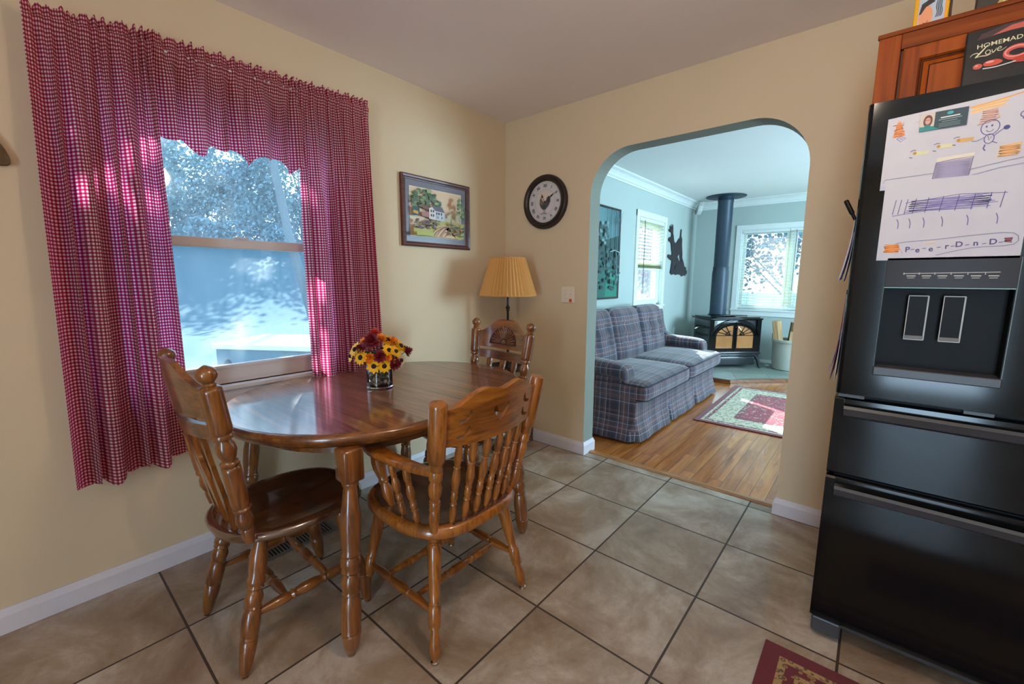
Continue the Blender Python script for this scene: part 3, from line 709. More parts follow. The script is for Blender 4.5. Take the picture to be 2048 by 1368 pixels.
def arm_chair(label, loc, rz):
    """captain's arm chair, facing +Y"""
    r = thing('armchair', label, 'chair', loc, rz); zt = .455
    bs = seat_mesh(.505, .520, zt, .052, power=2.9, squash=-.02)
    for f in bs.faces:
        c_ = f.calc_center_median()
        if f.normal.z < .6 or (abs(c_.x/.25)**2.9+abs(c_.y/.26)**2.9) > .80: f.material_index = 1
    obj('seat', bs, [M_seat, M_honz], r, 180)
    LG = [(0, .008), (.02, .013), (.08, .0185), (.14, .019), (.22, .0135), (.245, .0125), (.255, .0205), (.275, .019), (.285, .021), (.41, .0215), (.425, .017), (.435, .0215), (.45, .016), (.55, .0195), (.72, .0235), (.86, .0245), (.885, .020), (.90, .0235), (.915, .019), (.94, .0225), (1, .019)]
    T = {}
    for sx_ in (-1, 1):
        for sy_ in (-1, 1):
            ft = Vector((sx_*.232, -.225 if sy_ < 0 else .215, .008)); top = Vector((sx_*.165, sy_*.155, zt-.035)); T[sx_, sy_] = (ft, top)
            bm = B(); turned(bm, ft, top, LG, 18); l = obj('leg', bm, M_honz, r, 50)
            bm = B(); turned(bm, (ft.x, ft.y, 0), (ft.x, ft.y, .010), [(0, .015), (.7, .014), (1, .008)], 14); obj('glide', bm, M_steel, l, 50)
    ends = {}
    for sx_ in (-1, 1):
        a = T[sx_, -1][0].lerp(T[sx_, -1][1], .36); b = T[sx_, 1][0].lerp(T[sx_, 1][1], .36); ends[sx_] = (a, b)
        bm = B(); turned(bm, a, b, stretch_prof(.016), 12); obj('side_stretcher', bm, M_hony, r, 50)
    for f in (.28, .72):
        bm = B(); turned(bm, ends[-1][0].lerp(ends[-1][1], f), ends[1][0].lerp(ends[1][1], f), stretch_prof(.0155), 12); obj('cross_stretcher', bm, M_honz, r, 50)
    LN = lambda z: -.197-(z-zt)*.19
    PXx = lambda z: .200+(z-zt)*.09
    SP = [(0, .0085), (.06, .010), (.14, .0135), (.22, .0105), (.245, .009), (.26, .0125), (.275, .0095), (.30, .0105), (.34, .013), (.38, .0105), (.395, .0085), (.405, .0125), (.42, .0095), (.48, .0125), (.56, .0155), (.64, .0125), (.70, .009), (.71, .012), (.72, .009), (.80, .013), (.88, .0125), (1, .0085)]
    PS = [(0, .013), (.05, .015), (.12, .019), (.17, .015), (.18, .013), (.19, .0185), (.205, .015), (.23, .0185), (.25, .014), (.26, .0185), (.275, .0145), (.32, .021), (.37, .0225), (.42, .017), (.43, .0155), (.44, .022), (.50, .0225), (.51, .019), (.525, .0235), (.56, .021), (.575, .0265), (.60, .0285), (.985, .0285), (1, .0255)]
    for s in (-1, 1):
        bm = B(); turned(bm, (s*PXx(zt-.01), LN(zt-.01), zt-.01), (s*PXx(.905), LN(.905), .905), PS, 18); obj('back_post', bm, M_honz, r, 50)
    hw = PXx(.82)-.012
    bow = lambda u: -.035*(1-(u/hw)**2) if abs(u) < hw else 0
    def mp(u, v, w): return (u, LN(v)+bow(u)+w-.013, v)
    up_ = [(-hw, .880), (-hw*.82, .884), (-hw*.60, .912), (-hw*.38, .930), (-hw*.16, .922), (0, .914), (hw*.16, .922), (hw*.38, .930), (hw*.60, .912), (hw*.82, .884), (hw, .880)]
    up_ = [(p[0], p[1]) for p in spl([(a, b, 0) for a, b in up_], 4)]
    lo = [(-hw, .757), (-hw*.5, .748), (0, .745), (hw*.5, .748), (hw, .757)]
    def slot(s, z):
        q = [(.150, .004), (.140, .014), (.132, .030), (.128, .030), (.124, .016), (.128, .004), (.145, -.006), (.168, -.006), (.168, .001)]
        q = [(.172, .000), (.150, .004), (.140, .012), (.136, .028), (.130, .030), (.124, .014), (.130, .000), (.148, -.009), (.172, -.011)]
        return [(s*a, z+b) for a, b in q]
    heart = [(0, .800), (.030, .832), (.040, .848), (.034, .858), (.022, .856), (.0, .826), (-.022, .856), (-.034, .858), (-.040, .848), (-.030, .832)]
    bm = B(); prism(bm, lo+list(reversed(up_)), [heart, slot(1, .838), slot(1, .785), slot(-1, .838), slot(-1, .785)], .024, mp, 12)
    obj('crest_rail', bm, M_honx, r, 40)
    for k in range(6):
        u = -.150+.060*k; ub = u*.86
        bm = B(); turned(bm, (ub, LN(zt-.01)-.018*(1-(u/.2)**2), zt-.012), (u, LN(.755)+bow(u), .758), SP, 12); obj('spindle', bm, M_honz, r, 50)
    for s in (-1, 1):
        # arm: swells towards the hand, bolted to the post
        pts = spl([(s*(PXx(.66)-.004), LN(.66)+.020, .662), (s*(PXx(.66)+.014), -.14, .664), (s*(PXx(.66)+.022), -.04, .664), (s*(PXx(.66)+.016), .06, .662), (s*(PXx(.66)+.002), .125, .660)], 5)
        rings = []
        for i, p in enumerate(pts):
            t = i/(len(pts)-1); hwid = .018+.016*min(1, t*1.4); th = .013
            d = (Vector(pts[min(i+1, len(pts)-1)])-Vector(pts[max(0, i-1)])).normalized(); sd = Vector((d.y, -d.x, 0)).normalized()
            if i == len(pts)-1: hwid *= .55
            rings.append([Vector(p)+sd*hwid*math.copysign(abs(math.cos(a))**.6, math.cos(a))+Vector((0, 0, th))*math.copysign(abs(math.sin(a))**.6, math.sin(a)) for a in [2*PI*q/16 for q in range(16)]])
        bm = B(); loft(bm, rings); bmesh.ops.recalc_face_normals(bm, faces=bm.faces[:]); obj('armrest', bm, M_honz, r, 50)
        AP = [(0, .010), (.1, .014), (.22, .0205), (.34, .0205), (.42, .015), (.44, .013), (.455, .0185), (.48, .015), (.495, .019), (.52, .0155), (.60, .0185), (.72, .0235), (.84, .0225), (1, .014)]
        bm = B(); turned(bm, (s*.195, .045, zt-.012), (s*(PXx(.66)+.010), .095, .652), AP, 14); obj('arm_post', bm, M_honz, r, 50)
        for y0, y1 in ((-.04, -.015), (-.12, -.10)):
            bm = B(); turned(bm, (s*.205, y0, zt-.012), (s*(PXx(.66)+.018), y1, .653), SP, 12); obj('arm_spindle', bm, M_honz, r, 50)
    return r
M_honx = wood('honey_oak_crest', HD, HM, HL, 0)
arm_chair("honey oak captain's armchair with heart cut-out in its crest, back to the camera", (1.048, -1.575, 0), PI/2)

# table ------------------------------------------------------------
TC = (.5465, -1.462); TR = .537; TS2 = .155
t = thing('dining_table', 'oval oak dining table with turned legs under the kitchen window', 'table', (TC[0], TC[1], 0))
def stadium(off, n=20, s=TS2):
    R = TR+off; out = []
    for i in range(n+1): a = PI*i/n; out.append((R*math.cos(a), s+R*math.sin(a)))
    for i in range(n+1): a = PI+PI*i/n; out.append((R*math.cos(a), -s+R*math.sin(a)))
    return out
bm = B()
ly = [(-.060, .708), (-.030, .708), (-.016, .710), (-.010, .716), (-.006, .724), (0, .730), (.002, .738), (0, .747), (-.006, .753), (-.018, .756)]
loft(bm, [[(x, y, z) for x, y in stadium(o_)] for o_, z in ly], cap=True)
for f in bm.faces: f.material_index = 0
rim = obj('table_edge', bm, M_oaky, t, 50)
bm = B(); loft(bm, [[(x, y, z) for x, y in stadium(-.0182)] for z in (.7545, .7565)]); obj('table_top', bm, M_table, t, 30)
bm = B(); A_ = stadium(-.13); I_ = stadium(-.150)
loft(bm, [[(x, y, z) for x, y in A_] for z in (.645, .709)], cap=False); loft(bm, [[(x, y, z) for x, y in reversed(I_)] for z in (.645, .709)], cap=False)
va = [[bm.verts.new((x, y, .645)) for x, y in q] for q in (A_, I_)]
for i in range(len(A_)): bm.faces.new((va[0][i], va[1][i], va[1][(i+1) % len(A_)], va[0][(i+1) % len(A_)]))
obj('apron', bm, M_oaky, t, 50)
TL = [(0, .014), (.03, .020), (.035, .024), (.06, .027), (.10, .030), (.115, .0325), (.125, .028), (.135, .033), (.15, .031), (.26, .0335), (.33, .0285), (.345, .024), (.355, .031), (.37, .0265), (.385, .030), (.42, .033), (.455, .028), (.465, .024), (.48, .0325), (.50, .030), (.51, .0335), (.55, .0345), (.565, .029), (.575, .033), (.59, .0285), (.68, .0345), (.78, .0345), (.86, .028), (.94, .0235), (.955, .0225), (.965, .026), (.98, .028), (.99, .025), (1, .025)]
for sx_ in (-1, 1):
    for sy_ in (-1, 1):
        ft = Vector((sx_*.487, sy_*.463-.045*0, 0.006)); tp = Vector((sx_*.440, sy_*.425, .600))
        ft.y -= .046; tp.y -= .03
        bm = B(); turned(bm, ft, tp, TL, 22)
        Mx = Matrix.Translation(tp) @ Matrix.Rotation(0, 4, 'Z')
        box(bm, -.036, .036, -.036, .036, -.004, .112, bevel=.009, M=Mx, seg=2)
        l = obj('leg', bm, M_oakz, t, 50)
        bm = B(); turned(bm, (ft.x, ft.y, 0), (ft.x, ft.y, .007), [(0, .013), (.8, .013), (1, .009)], 14); obj('glide', bm, M_steel, l, 50)

# vase, pebbles and artificial flowers ------------------------------
VX, VY, VZ = .523, -1.500, .7566
v_ = thing('glass_vase', 'short clear glass cylinder vase of flowers on the dining table', 'vase', (VX, VY, VZ))
m = bpy.data.materials.new('clear_glass'); m.use_nodes = True; b_ = m.node_tree.nodes['Principled BSDF']; b_.inputs['Transmission Weight'].default_value = 1; b_.inputs['Roughness'].default_value = .0; b_.inputs['IOR'].default_value = 1.45; b_.inputs['Base Color'].default_value = (.97, .99, 1, 1); M_clear = m
bm = B(); N = 40
pr = [(0.001, 0), (.056, 0), (.060, .003), (.060, .108), (.0585, .110), (.0565, .108), (.0565, .014), (.054, .011), (.001, .011)]
loft(bm, [[(r_*math.cos(2*PI*i/N), r_*math.sin(2*PI*i/N), z) for i in range(N)] for r_, z in pr]); bmesh.ops.recalc_face_normals(bm, faces=bm.faces[:]); obj('body', bm, M_clear, v_, 40)
m = NM('mixed_river_pebbles'); oi = m.n('ShaderNodeAttribute', attribute_name='tint'); m.color(oi.outputs['Color']); m.set(Roughness=.35); M_peb = m.m
bm = B(); cl = bm.loops.layers.float_color.new('tint'); rnd = random.Random(4)
pc = [rgb(96, 88, 74), rgb(150, 136, 108), rgb(66, 58, 50), rgb(190, 178, 150), rgb(112, 92, 70), rgb(84, 90, 82)]
for k in range(150):
    z = .018+.068*(k/150); rr_ = .046*math.sqrt(rnd.random()); a = rnd.random()*6.28; sz = .006+.0035*rnd.random()
    nf = len(bm.faces)
    Mx = Matrix.Translation((rr_*math.cos(a), rr_*math.sin(a), z)) @ Matrix.Rotation(rnd.random()*3, 4, 'X') @ Matrix.Rotation(rnd.random()*3, 4, 'Z') @ Matrix.Diagonal((1.2, .9, .65, 1))
    bmesh.ops.create_icosphere(bm, subdivisions=2, radius=sz, matrix=Mx); bm.faces.ensure_lookup_table(); c = rnd.choice(pc)
    for f in bm.faces[nf:]:
        for l in f.loops: l[cl] = c
pb = obj('pebbles', bm, M_peb, None, 180); pb.location = (VX, VY, VZ); setp(pb, 'small brown and cream river pebbles filling the glass vase', 'pebbles', kind='stuff')
M_pet = plain('yellow_petal_cloth', rgb(250, 186, 12), .6); M_pet2 = plain('orange_petal_cloth', rgb(236, 130, 10), .6); M_red = plain('burgundy_petal_cloth', rgb(128, 20, 34), .6)
M_red2 = plain('russet_petal_cloth', rgb(196, 52, 24), .6); M_eye = plain('dark_flower_centre', rgb(44, 20, 26), .9); M_leaf = plain('dark_leaf_cloth', rgb(38, 64, 30), .6); M_cream_p = plain('cream_petal_cloth', rgb(226, 206, 160), .6)
def flower(name, label, pos, aim, rad, petal, eye, layers, npet, group, cup=.15, eye_r=.32):
    pos = Vector(pos); aim = Vector(aim).normalized(); r = thing(name, label, 'flower', (VX, VY, VZ), 0, group)
    x, y, d = frame_of(aim); bm = B()
    for L_ in range(layers):
        k = 1-.24*L_
        for i in range(npet):
            a = 2*PI*(i+.5*L_)/npet+random.random()*.12; e = x*math.cos(a)+y*math.sin(a); sd = d.cross(e); w_ = rad*k*PI/npet*.95; rl = rad*k*(.93+.14*random.random())
            c0 = pos+e*rad*.18+d*.003*L_
            pts = [(c0-sd*w_*.35), (c0+sd*w_*.35), (pos+e*rl*.62+sd*w_+d*(rad*cup*(.5+L_*.8))), (pos+e*rl+d*rad*cup*(.7+L_)), (pos+e*rl*.62-sd*w_+d*(rad*cup*(.5+L_*.8)))]
            md = pos+e*rl*.55+d*(rad*cup*(.35+L_*.8)); vs = [bm.verts.new(p) for p in pts]; mv = bm.verts.new(md)
            for q in range(5): bm.faces.new((vs[q], vs[(q+1) % 5], mv))
    obj('petals', bm, petal, r, 180)
    bm = B(); bmesh.ops.create_icosphere(bm, subdivisions=2, radius=rad*eye_r, matrix=Matrix.Translation(pos+d*rad*.06)); obj('flower_centre', bm, eye, r, 180)
    bm = B(); tube(bm, [pos-d*.001, pos-d*.02-Vector((0, 0, .008)), Vector((pos.x*.32, pos.y*.32, .104)), Vector((pos.x*.22, pos.y*.22, .085))], .0016, 5); obj('stem', bm, M_leaf, r, 180)
    return r
# camera side of the bouquet is towards (+x, -y); k = unit vector to camera, s = to its right
kx, ky = .848, -.530; rx_, ry_ = .530, .848
def at(rgt, upz, fwd): return (rx_*rgt+kx*fwd, ry_*rgt+ky*fwd, upz)
FL = [('sunflower', 'yellow sunflower over the vase rim, left of its close twin', (-.022, .118, .072), .030, M_pet, M_eye, 2, 11),
 ('sunflower', 'golden sunflower over the vase rim, right of its close twin', (.022, .116, .074), .029, M_pet, M_eye, 2, 11),
 ('sunflower', 'large yellow sunflower at left of bouquet, above vase rim', (-.076, .158, .062), .031, M_pet, M_eye, 2, 12),
 ('sunflower', 'bright sunflower facing up at upper left of bouquet', (-.098, .190, .030), .032, M_pet, M_eye, 2, 11),
 ('sunflower', 'small sunflower at far left edge, hanging lowest on that side', (-.120, .158, .010), .026, M_pet, M_eye, 1, 10),
 ('sunflower', 'sunflower in middle right of bouquet below the top ones', (.045, .185, .060), .028, M_pet, M_eye, 2, 11),
 ('sunflower', 'sunflower at top right of bouquet facing up', (.040, .225, .020), .034, M_pet, M_eye, 2, 12),
 ('sunflower', 'sunflower at right of bouquet beside the burgundy bloom', (.098, .196, .020), .032, M_pet, M_eye, 2, 11),
 ('sunflower', 'low yellow sunflower at right of bouquet above the cream daisy', (.074, .152, .050), .028, M_pet, M_eye, 2, 11),
 ('sunflower', 'sunflower at the back of bouquet, seen between the top blooms', (-.010, .205, -.070), .032, M_pet, M_eye, 2, 11),
 ('chrysanthemum', 'orange chrysanthemum left of centre beside the large sunflower', (-.042, .155, .066), .025, M_pet2, M_pet2, 3, 10),
 ('chrysanthemum', 'orange chrysanthemum at upper right of the bouquet', (.062, .215, .022), .028, M_pet2, M_red2, 3, 11),
 ('chrysanthemum', 'orange chrysanthemum in right middle of the bouquet', (.040, .152, .066), .022, M_pet2, M_red2, 3, 10),
 ('chrysanthemum', 'russet chrysanthemum topmost of the bouquet', (-.012, .256, .0), .026, M_red2, M_red2, 3, 10),
 ('chrysanthemum', 'orange bloom at upper left behind the burgundy rose', (-.055, .215, .0), .026, M_pet2, M_red2, 3, 10),
 ('rose', 'large burgundy rose at the top centre of the bouquet', (-.025, .220, .038), .040, M_red, M_red, 4, 8),
 ('burgundy_bloom', 'burgundy bloom low at right of the twin sunflowers', (.068, .122, .060), .029, M_red, M_red, 4, 10),
 ('burgundy_bloom', 'burgundy bloom at far right edge of the bouquet', (.122, .168, .010), .028, M_red, M_red, 4, 10),
 ('burgundy_bloom', 'burgundy bloom at centre of bouquet above the twin sunflowers', (.005, .160, .072), .028, M_red, M_red, 4, 10),
 ('burgundy_bloom', 'burgundy bloom left of the top rose, half behind the upper left sunflower', (-.072, .195, .045), .024, M_red, M_red, 4, 10),
 ('chrysanthemum', 'orange chrysanthemum between rose and top right sunflower', (.015, .235, .03), .024, M_pet2, M_red2, 3, 11),
 ('sunflower', 'half hidden sunflower at centre right, under the top right one', (.075, .178, .055), .026, M_pet, M_eye, 2, 11),
 ('daisy', 'cream daisy with dark centre low at right of bouquet', (.098, .132, .040), .026, M_cream_p, M_eye, 1, 9)]
for nm_, lb, p, rad, pm, em, ly_, npt in FL:
    q = at(*p); aim = Vector((q[0], q[1], (p[1]-.135)*1.0))+Vector((kx*.03, ky*.03, .012))
    flower(nm_, lb, q, aim, rad*1.22, pm, em, ly_, npt, 'artificial flowers in the glass vase', cup=.12 if ly_ < 3 else .3, eye_r=.33 if em is M_eye else .22)
bm = B(); rnd = random.Random(2)
for k in range(190):
    a = rnd.random()*6.28; ph_ = rnd.random(); R_ = .02+.062*rnd.random(); c = Vector((R_*math.cos(a), R_*math.sin(a), .115+.075*ph_)); e = Vector((math.cos(a+rnd.uniform(-.8, .8)), math.sin(a+rnd.uniform(-.8, .8)), rnd.uniform(-.6, .7))).normalized(); sd = e.cross(Vector((0, 0, 1))).normalized()
    L_ = .024+.014*rnd.random(); vs = [bm.verts.new(q) for q in (c, c+e*L_*.5+sd*.009, c+e*L_, c+e*L_*.5-sd*.009)]; bm.faces.new(vs)
fo = obj('foliage', bm, M_leaf, None); fo.location = (VX, VY, VZ); setp(fo, 'dark green leaves between the flowers of the vase', 'leaves', kind='stuff')
# ================================================================== ON THE KITCHEN WALLS
# framed print ------------------------------------------------------
p_ = thing('framed_picture', 'framed print of a white farmhouse among trees, left wall beside the corner', 'picture', (0.002, -.696, 1.689))
M_mahog = wood('mahogany_frame', rgb(56, 22, 18), rgb(84, 36, 28), rgb(104, 50, 38), 1, .5, .1)
def frame_mesh(w, h, fw_, d, prof=None):
    bm = B(); hw, hh = w/2, h/2
    lay = [(0, 0), (0, d*.8), (fw_*.25, d), (fw_*.6, d*.92), (fw_*.75, d*.7), (fw_, d*.62), (fw_, 0)]
    rings = [[(b, sx_*(hw-a), sy_*(hh-a)) for sx_, sy_ in ((-1, -1), (1, -1), (1, 1), (-1, 1))] for a, b in lay]
    loft(bm, rings, cap=False); bmesh.ops.recalc_face_normals(bm, faces=bm.faces[:]); return bm
obj('frame', frame_mesh(.572, .435, .030, .024), M_mahog, p_)
c = Canvas((.006, -.27, -.20), (0, 1, 0), (0, 0, 1)); c.rect(0, 0, .54, .40, rgb(112, 102, 112)); c.done('mat_board', p_)
c = Canvas((.0075, -.218, -.151), (0, .426, 0), (0, 0, .298)); rnd = random.Random(11)
c.rect(-.008, -.010, 1.010, 1.012, rgb(226, 214, 180)); c.rect(0, 0, 1, 1, rgb(214, 178, 140))
c.poly([(.55, .55), (1, .6), (1, .4), (.5, .36)], rgb(190, 172, 128))
G = [rgb(96, 112, 66), rgb(66, 92, 58), rgb(128, 138, 88), rgb(84, 104, 78), rgb(150, 158, 110)]
for k in range(80):      # big left tree
    a = rnd.random()*6.28; q = math.sqrt(rnd.random()); x, y = .27+.27*q*math.cos(a), .75+.22*q*math.sin(a)
    c.disc(max(.03, x), min(.96, y), .03+.02*rnd.random(), .028+.02*rnd.random(), rnd.choice(G), 8, .5)
for k in range(16): c.stroke([(.24, .42), (.25+.02*k/16, .56), (.12+.02*k, .62+.02*(k % 4))], .010, rgb(128, 84, 76), 4)
c.poly([(0, .40), (.12, .42), (.13, .58), (0, .6)], rgb(44, 78, 76)); c.poly([(0, .46), (.10, .44), (.10, .50), (.02, .52)], rgb(204, 150, 60))
c.poly([(.30, .38), (.30, .60), (.36, .63), (.42, .56), (.42, .36)], rgb(214, 204, 196)); c.poly([(.42, .36), (.42, .56), (.60, .54), (.60, .35)], rgb(186, 186, 196))
c.poly([(.36, .64), (.55, .66), (.61, .54), (.42, .56)], rgb(96, 90, 100)); c.poly([(.16, .42), (.16, .50), (.30, .52), (.30, .40)], rgb(166, 112, 106))
for x, y in ((.33, .52), (.33, .43), (.44, .48), (.48, .48), (.53, .48), (.45, .40), (.54, .40), (.37, .52), (.37, .43)): c.rect(x, y, x+.022, y+.05, rgb(40, 48, 52))
for x in (.46, .505, .555): c.rect(x-.006, .37, x, .53, rgb(226, 226, 226))
c.poly([(.61, .42), (.65, .44), (.65, .52), (.61, .52)], rgb(132, 82, 66))
c.poly([(0, .0), (0, .16), (.25, .18), (.5, .34), (.7, .36), (1, .34), (1, 0)], rgb(176, 166, 92)); c.poly([(.30, 0), (.44, .18), (.58, .27), (.66, .26), (.62, .18), (.78, .05), (.84, 0)], rgb(212, 172, 134))
for k in range(46): x = rnd.random()*.42; c.disc(x+.02, .15+.2*rnd.random(), .035, .02, rnd.choice([rgb(122, 106, 58), rgb(96, 56, 58), rgb(150, 146, 84), rgb(88, 70, 54), rgb(116, 82, 88)]), 7, .6)
for k in range(34): x = .66+.3*rnd.random(); c.disc(x, .05+.25*rnd.random(), .035, .016, rnd.choice([rgb(96, 92, 56), rgb(66, 74, 50), rgb(160, 92, 70), rgb(120, 98, 60)]), 7, .6)
for o_ in (0, .11, .21): c.stroke([(.34+o_, .01), (.39+o_*1.05, .10), (.50+o_*.7, .19), (.60+o_*.3, .24)], .016, rgb(96, 62, 48), 5)
for k in range(40): a = rnd.random()*6.28; q = math.sqrt(rnd.random()); c.disc(.89+.10*q*math.cos(a), .64+.26*q*math.sin(a), .024, .03, rnd.choice(G[:3]), 8, .5)
c.stroke([(.965, .02), (.955, .3), (.96, .72)], .016, rgb(58, 52, 48)); c.stroke([(.66, .2), (.665, .40)], .016, rgb(104, 76, 50))
for z_ in (.31, .34): c.stroke([(.67, z_), (.97, z_-.02)], .010, rgb(150, 130, 78))
c.rect(0, 0, .32, .07, rgb(170, 176, 84))
c.done('print', p_)
bm = B(); box(bm, .0145, .0155, -.262, .262, -.195, .195); obj('glazing', bm, M_cleanglass, p_)

# clock --------------------------------------------------------------
k_ = thing('wall_clock', 'round dark wall clock with roman numerals and rooster face left of the arch', 'clock', (.389, -.001, 1.818))
M_clk = plain('dark_bronze_clock_rim', rgb(58, 46, 42), .35, .4)
bm = B(); N = 64; pr = [(.150, 0), (.190, 0), (.1905, .014), (.186, .026), (.176, .030), (.170, .028), (.166, .034), (.158, .036), (.148, .030), (.145, .022), (.143, .012)]
loft(bm, [[(r_*math.cos(2*PI*i/N), -d_, r_*math.sin(2*PI*i/N)) for i in range(N)] for r_, d_ in pr], cap=False); bmesh.ops.recalc_face_normals(bm, faces=bm.faces[:]); obj('rim', bm, M_clk, k_, 40)
c = Canvas((0, -.013, 0), (1, 0, 0), (0, 0, 1)); c.disc(0, 0, .147, .147, rgb(206, 198, 198), 48)
ink = rgb(46, 40, 46)
for r_ in (.134, .088): c.stroke([(r_*math.cos(2*PI*i/60), r_*math.sin(2*PI*i/60)) for i in range(61)], .0012, rgb(120, 108, 108))
c.disc(0, .03, .05, .05, rgb(218, 196, 184), 20); c.disc(0, -.03, .06, .045, rgb(214, 198, 206), 20)
for i, nme in enumerate(['XII', 'I', 'II', 'III', 'IIII', 'V', 'VI', 'VII', 'VIII', 'IX', 'X', 'XI']):
    a = PI/2-2*PI*i/12; c.text(nme, .112*math.cos(a), .112*math.sin(a), .030, ink, a-PI/2, .0007, 0, .85 if len(nme) > 2 else 1)
# rooster
c.poly([(-.042, .020), (-.030, .032), (-.022, .014), (-.004, -.004), (.012, .006), (.022, .030), (.038, .040), (.050, .024), (.050, -.002), (.034, -.030), (.014, -.048), (.002, -.056), (-.016, -.052), (-.034, -.036), (-.044, -.012)], rgb(84, 74, 76))
c.poly([(-.040, .016), (-.030, .028), (-.018, .008), (-.008, -.014), (-.026, -.020), (-.042, -.006)], rgb(118, 100, 80)); c.poly([(-.030, .028), (-.036, .040), (-.028, .038), (-.024, .044), (-.018, .034)], rgb(140, 60, 60))
c.poly([(.018, .020), (.036, .036), (.046, .022), (.044, -.004), (.026, -.016)], rgb(62, 60, 66)); c.poly([(-.02, -.024), (.012, -.018), (.014, -.044), (-.01, -.052)], rgb(52, 72, 70))
for s in (-.008, .004): c.stroke([(s, -.054), (s+.002, -.078)], .003, rgb(70, 66, 66))
c.stroke([(-.034, -.082), (-.01, -.078), (.02, -.082)], .004, rgb(90, 112, 104))
c.done('dial', k_)
c = Canvas((0, -.017, 0), (1, 0, 0), (0, 0, 1))
def hand(ang, ln, wd):
    d = Vector((math.sin(ang), math.cos(ang))); n = Vector((-d.y, d.x)); f = lambda t, s: tuple(d*ln*t+n*wd*s)
    c.poly([f(-.12, .3), f(0, .5), f(.5, .35), f(.62, 1.6), f(.75, 1.2), f(1, 0), f(.75, -1.2), f(.62, -1.6), f(.5, -.35), f(0, -.5), f(-.12, -.3)], rgb(16, 14, 16))
hand(math.radians(-27), .066, .004); hand(math.radians(58), .105, .004); c.disc(0, 0, .006, .006, rgb(20, 16, 16)); c.done('hands', k_)

# switch plate --------------------------------------------------------
s_ = thing('light_switch', 'almond double light switch plate with orange sticker between clock and arch', 'light switch', (.598, 0, 1.158))
M_alm = plain('almond_plastic', rgb(222, 208, 190), .4)
bm = B(); box(bm, -.058, .058, -.007, 0, -.058, .058, bevel=.004); obj('plate', bm, M_alm, s_)
for x in (-.023, .023):
    bm = B(); box(bm, x-.005, x+.005, -.0085, -.006, -.012, .012); box(bm, x-.0035, x+.0035, -.018, -.008, .000, .008, bevel=.001); tg = obj('toggle', bm, M_alm, s_)
    bm = B()
    for z in (-.030, .030): turned(bm, (x, -.0065, z), (x, -.0085, z), [(0, .0028), (1, .002)], 8)
    obj('screws', bm, M_steel, s_)
bm = B(); box(bm, .012, .034, -.0080, -.0071, -.052, -.030); obj('sticker', bm, plain('orange_sticker', rgb(206, 76, 30), .5), s_, label='orange sticker')
o_ = thing('wall_outlet', 'white wall outlet low on the wall between sofa and stove', 'outlet', (0, 3.86, .50))
bm = B(); box(bm, 0, .006, -.035, .035, -.057, .057, bevel=.003); obj('plate', bm, M_ltrim, o_)
bm = B()
for z in (-.022, .022): box(bm, .006, .008, -.014, .014, z-.012, z+.012, bevel=.002)
obj('receptacles', bm, M_alm, o_)

# wicker wall piece -----------------------------------------------------
m = NM('brown_woven_wicker'); v = m.coord('Object', (1, 1, 1)); wv = m.n('ShaderNodeTexWave'); wv.inputs['Scale'].default_value = 60; wv.inputs['Distortion'].default_value = 1; m.l(v, wv.inputs['Vector'])
m.color(m.mix(wv.outputs['Fac'], rgb(78, 56, 32), rgb(132, 100, 62))); m.set(Roughness=.8); m.bump(wv.outputs['Fac'], .8, .004)
bm = B(); ol = spl([(-.30, .02, 0), (-.16, .075, 0), (-.045, .062, 0), (-.012, .022, 0), (.004, -.022, 0), (-.002, -.042, 0), (-.03, -.047, 0), (-.16, -.06, 0)], 6, True)
prism(bm, [(p[0], p[1]) for p in ol], thick=.018, mp=lambda u, v, w: (w+.002, u, v)); wk = obj('wicker_fan', bm, m.m, None, 40); wk.location = (0, -2.545, 1.682)
setp(wk, 'brown woven wicker fan on the left wall, cut off by picture edge', 'wicker fan')

# floor lamp with tray --------------------------------------------------
l_ = thing('floor_lamp', 'bronze floor lamp with round tray and tan pleated shade in the corner', 'lamp', (.272, -.285, 0))
bm = B(); turned(bm, (0, 0, 0), (0, 0, 1.30), [(0, .115), (.006, .12), (.014, .117), (.022, .09), (.032, .035), (.045, .014), (.06, .010), (.47, .009), (.475, .016), (.485, .016), (.49, .009), (.80, .009), (.805, .014), (.812, .011), (.818, .018), (.826, .010), (.84, .008), (1, .007)], 20)
obj('stem_and_base', bm, M_bronze, l_, 40)
bm = B(); turned(bm, (0, 0, .615), (0, 0, .640), [(0, .02), (.1, .12), (.3, .152), (1, .158), (1.0, .152), (.5, .147), (.45, .01)], 40, cap=False); obj('tray', bm, M_bronze, l_, 40)
m = NM('pleated_tan_shade_cloth'); m.color(rgb(226, 174, 104)); m.set(Roughness=.85); tl = m.n('ShaderNodeBsdfTranslucent'); tl.inputs[0].default_value = rgb(236, 180, 100); mx = m.n('ShaderNodeMixShader'); mx.inputs[0].default_value = .35
m.l(m.b.outputs[0], mx.inputs[1]); m.l(tl.outputs[0], mx.inputs[2]); m.l(mx.outputs[0], m.out.inputs[0]); M_shade = m.m
bm = B(); NP = 46; rings = []
for t in (0, .02, .5, .98, 1):
    z = 1.150+.262*t; R_ = .200-.078*t; ring = []
    for i in range(NP*2):
        a = PI*i/NP; d = (.007 if i % 2 else -.006)*(1-.35*t); ring.append(((R_+d)*math.cos(a), (R_+d)*math.sin(a), z))
    rings.append(ring)
loft(bm, rings, cap=False); obj('lamp_shade', bm, M_shade, l_)
bm = B(); tube(bm, [(.2*math.cos(2*PI*i/40), .2*math.sin(2*PI*i/40), 1.152) for i in range(40)], .004, 6, closed=True); tube(bm, [(.1215*math.cos(2*PI*i/40), .1215*math.sin(2*PI*i/40), 1.412) for i in range(40)], .004, 6, closed=True)
for a in (0, 2*PI/3, 4*PI/3): tube(bm, [(.006*math.cos(a), .006*math.sin(a), 1.39), (.121*math.cos(a), .121*math.sin(a), 1.408)], .0018, 5)
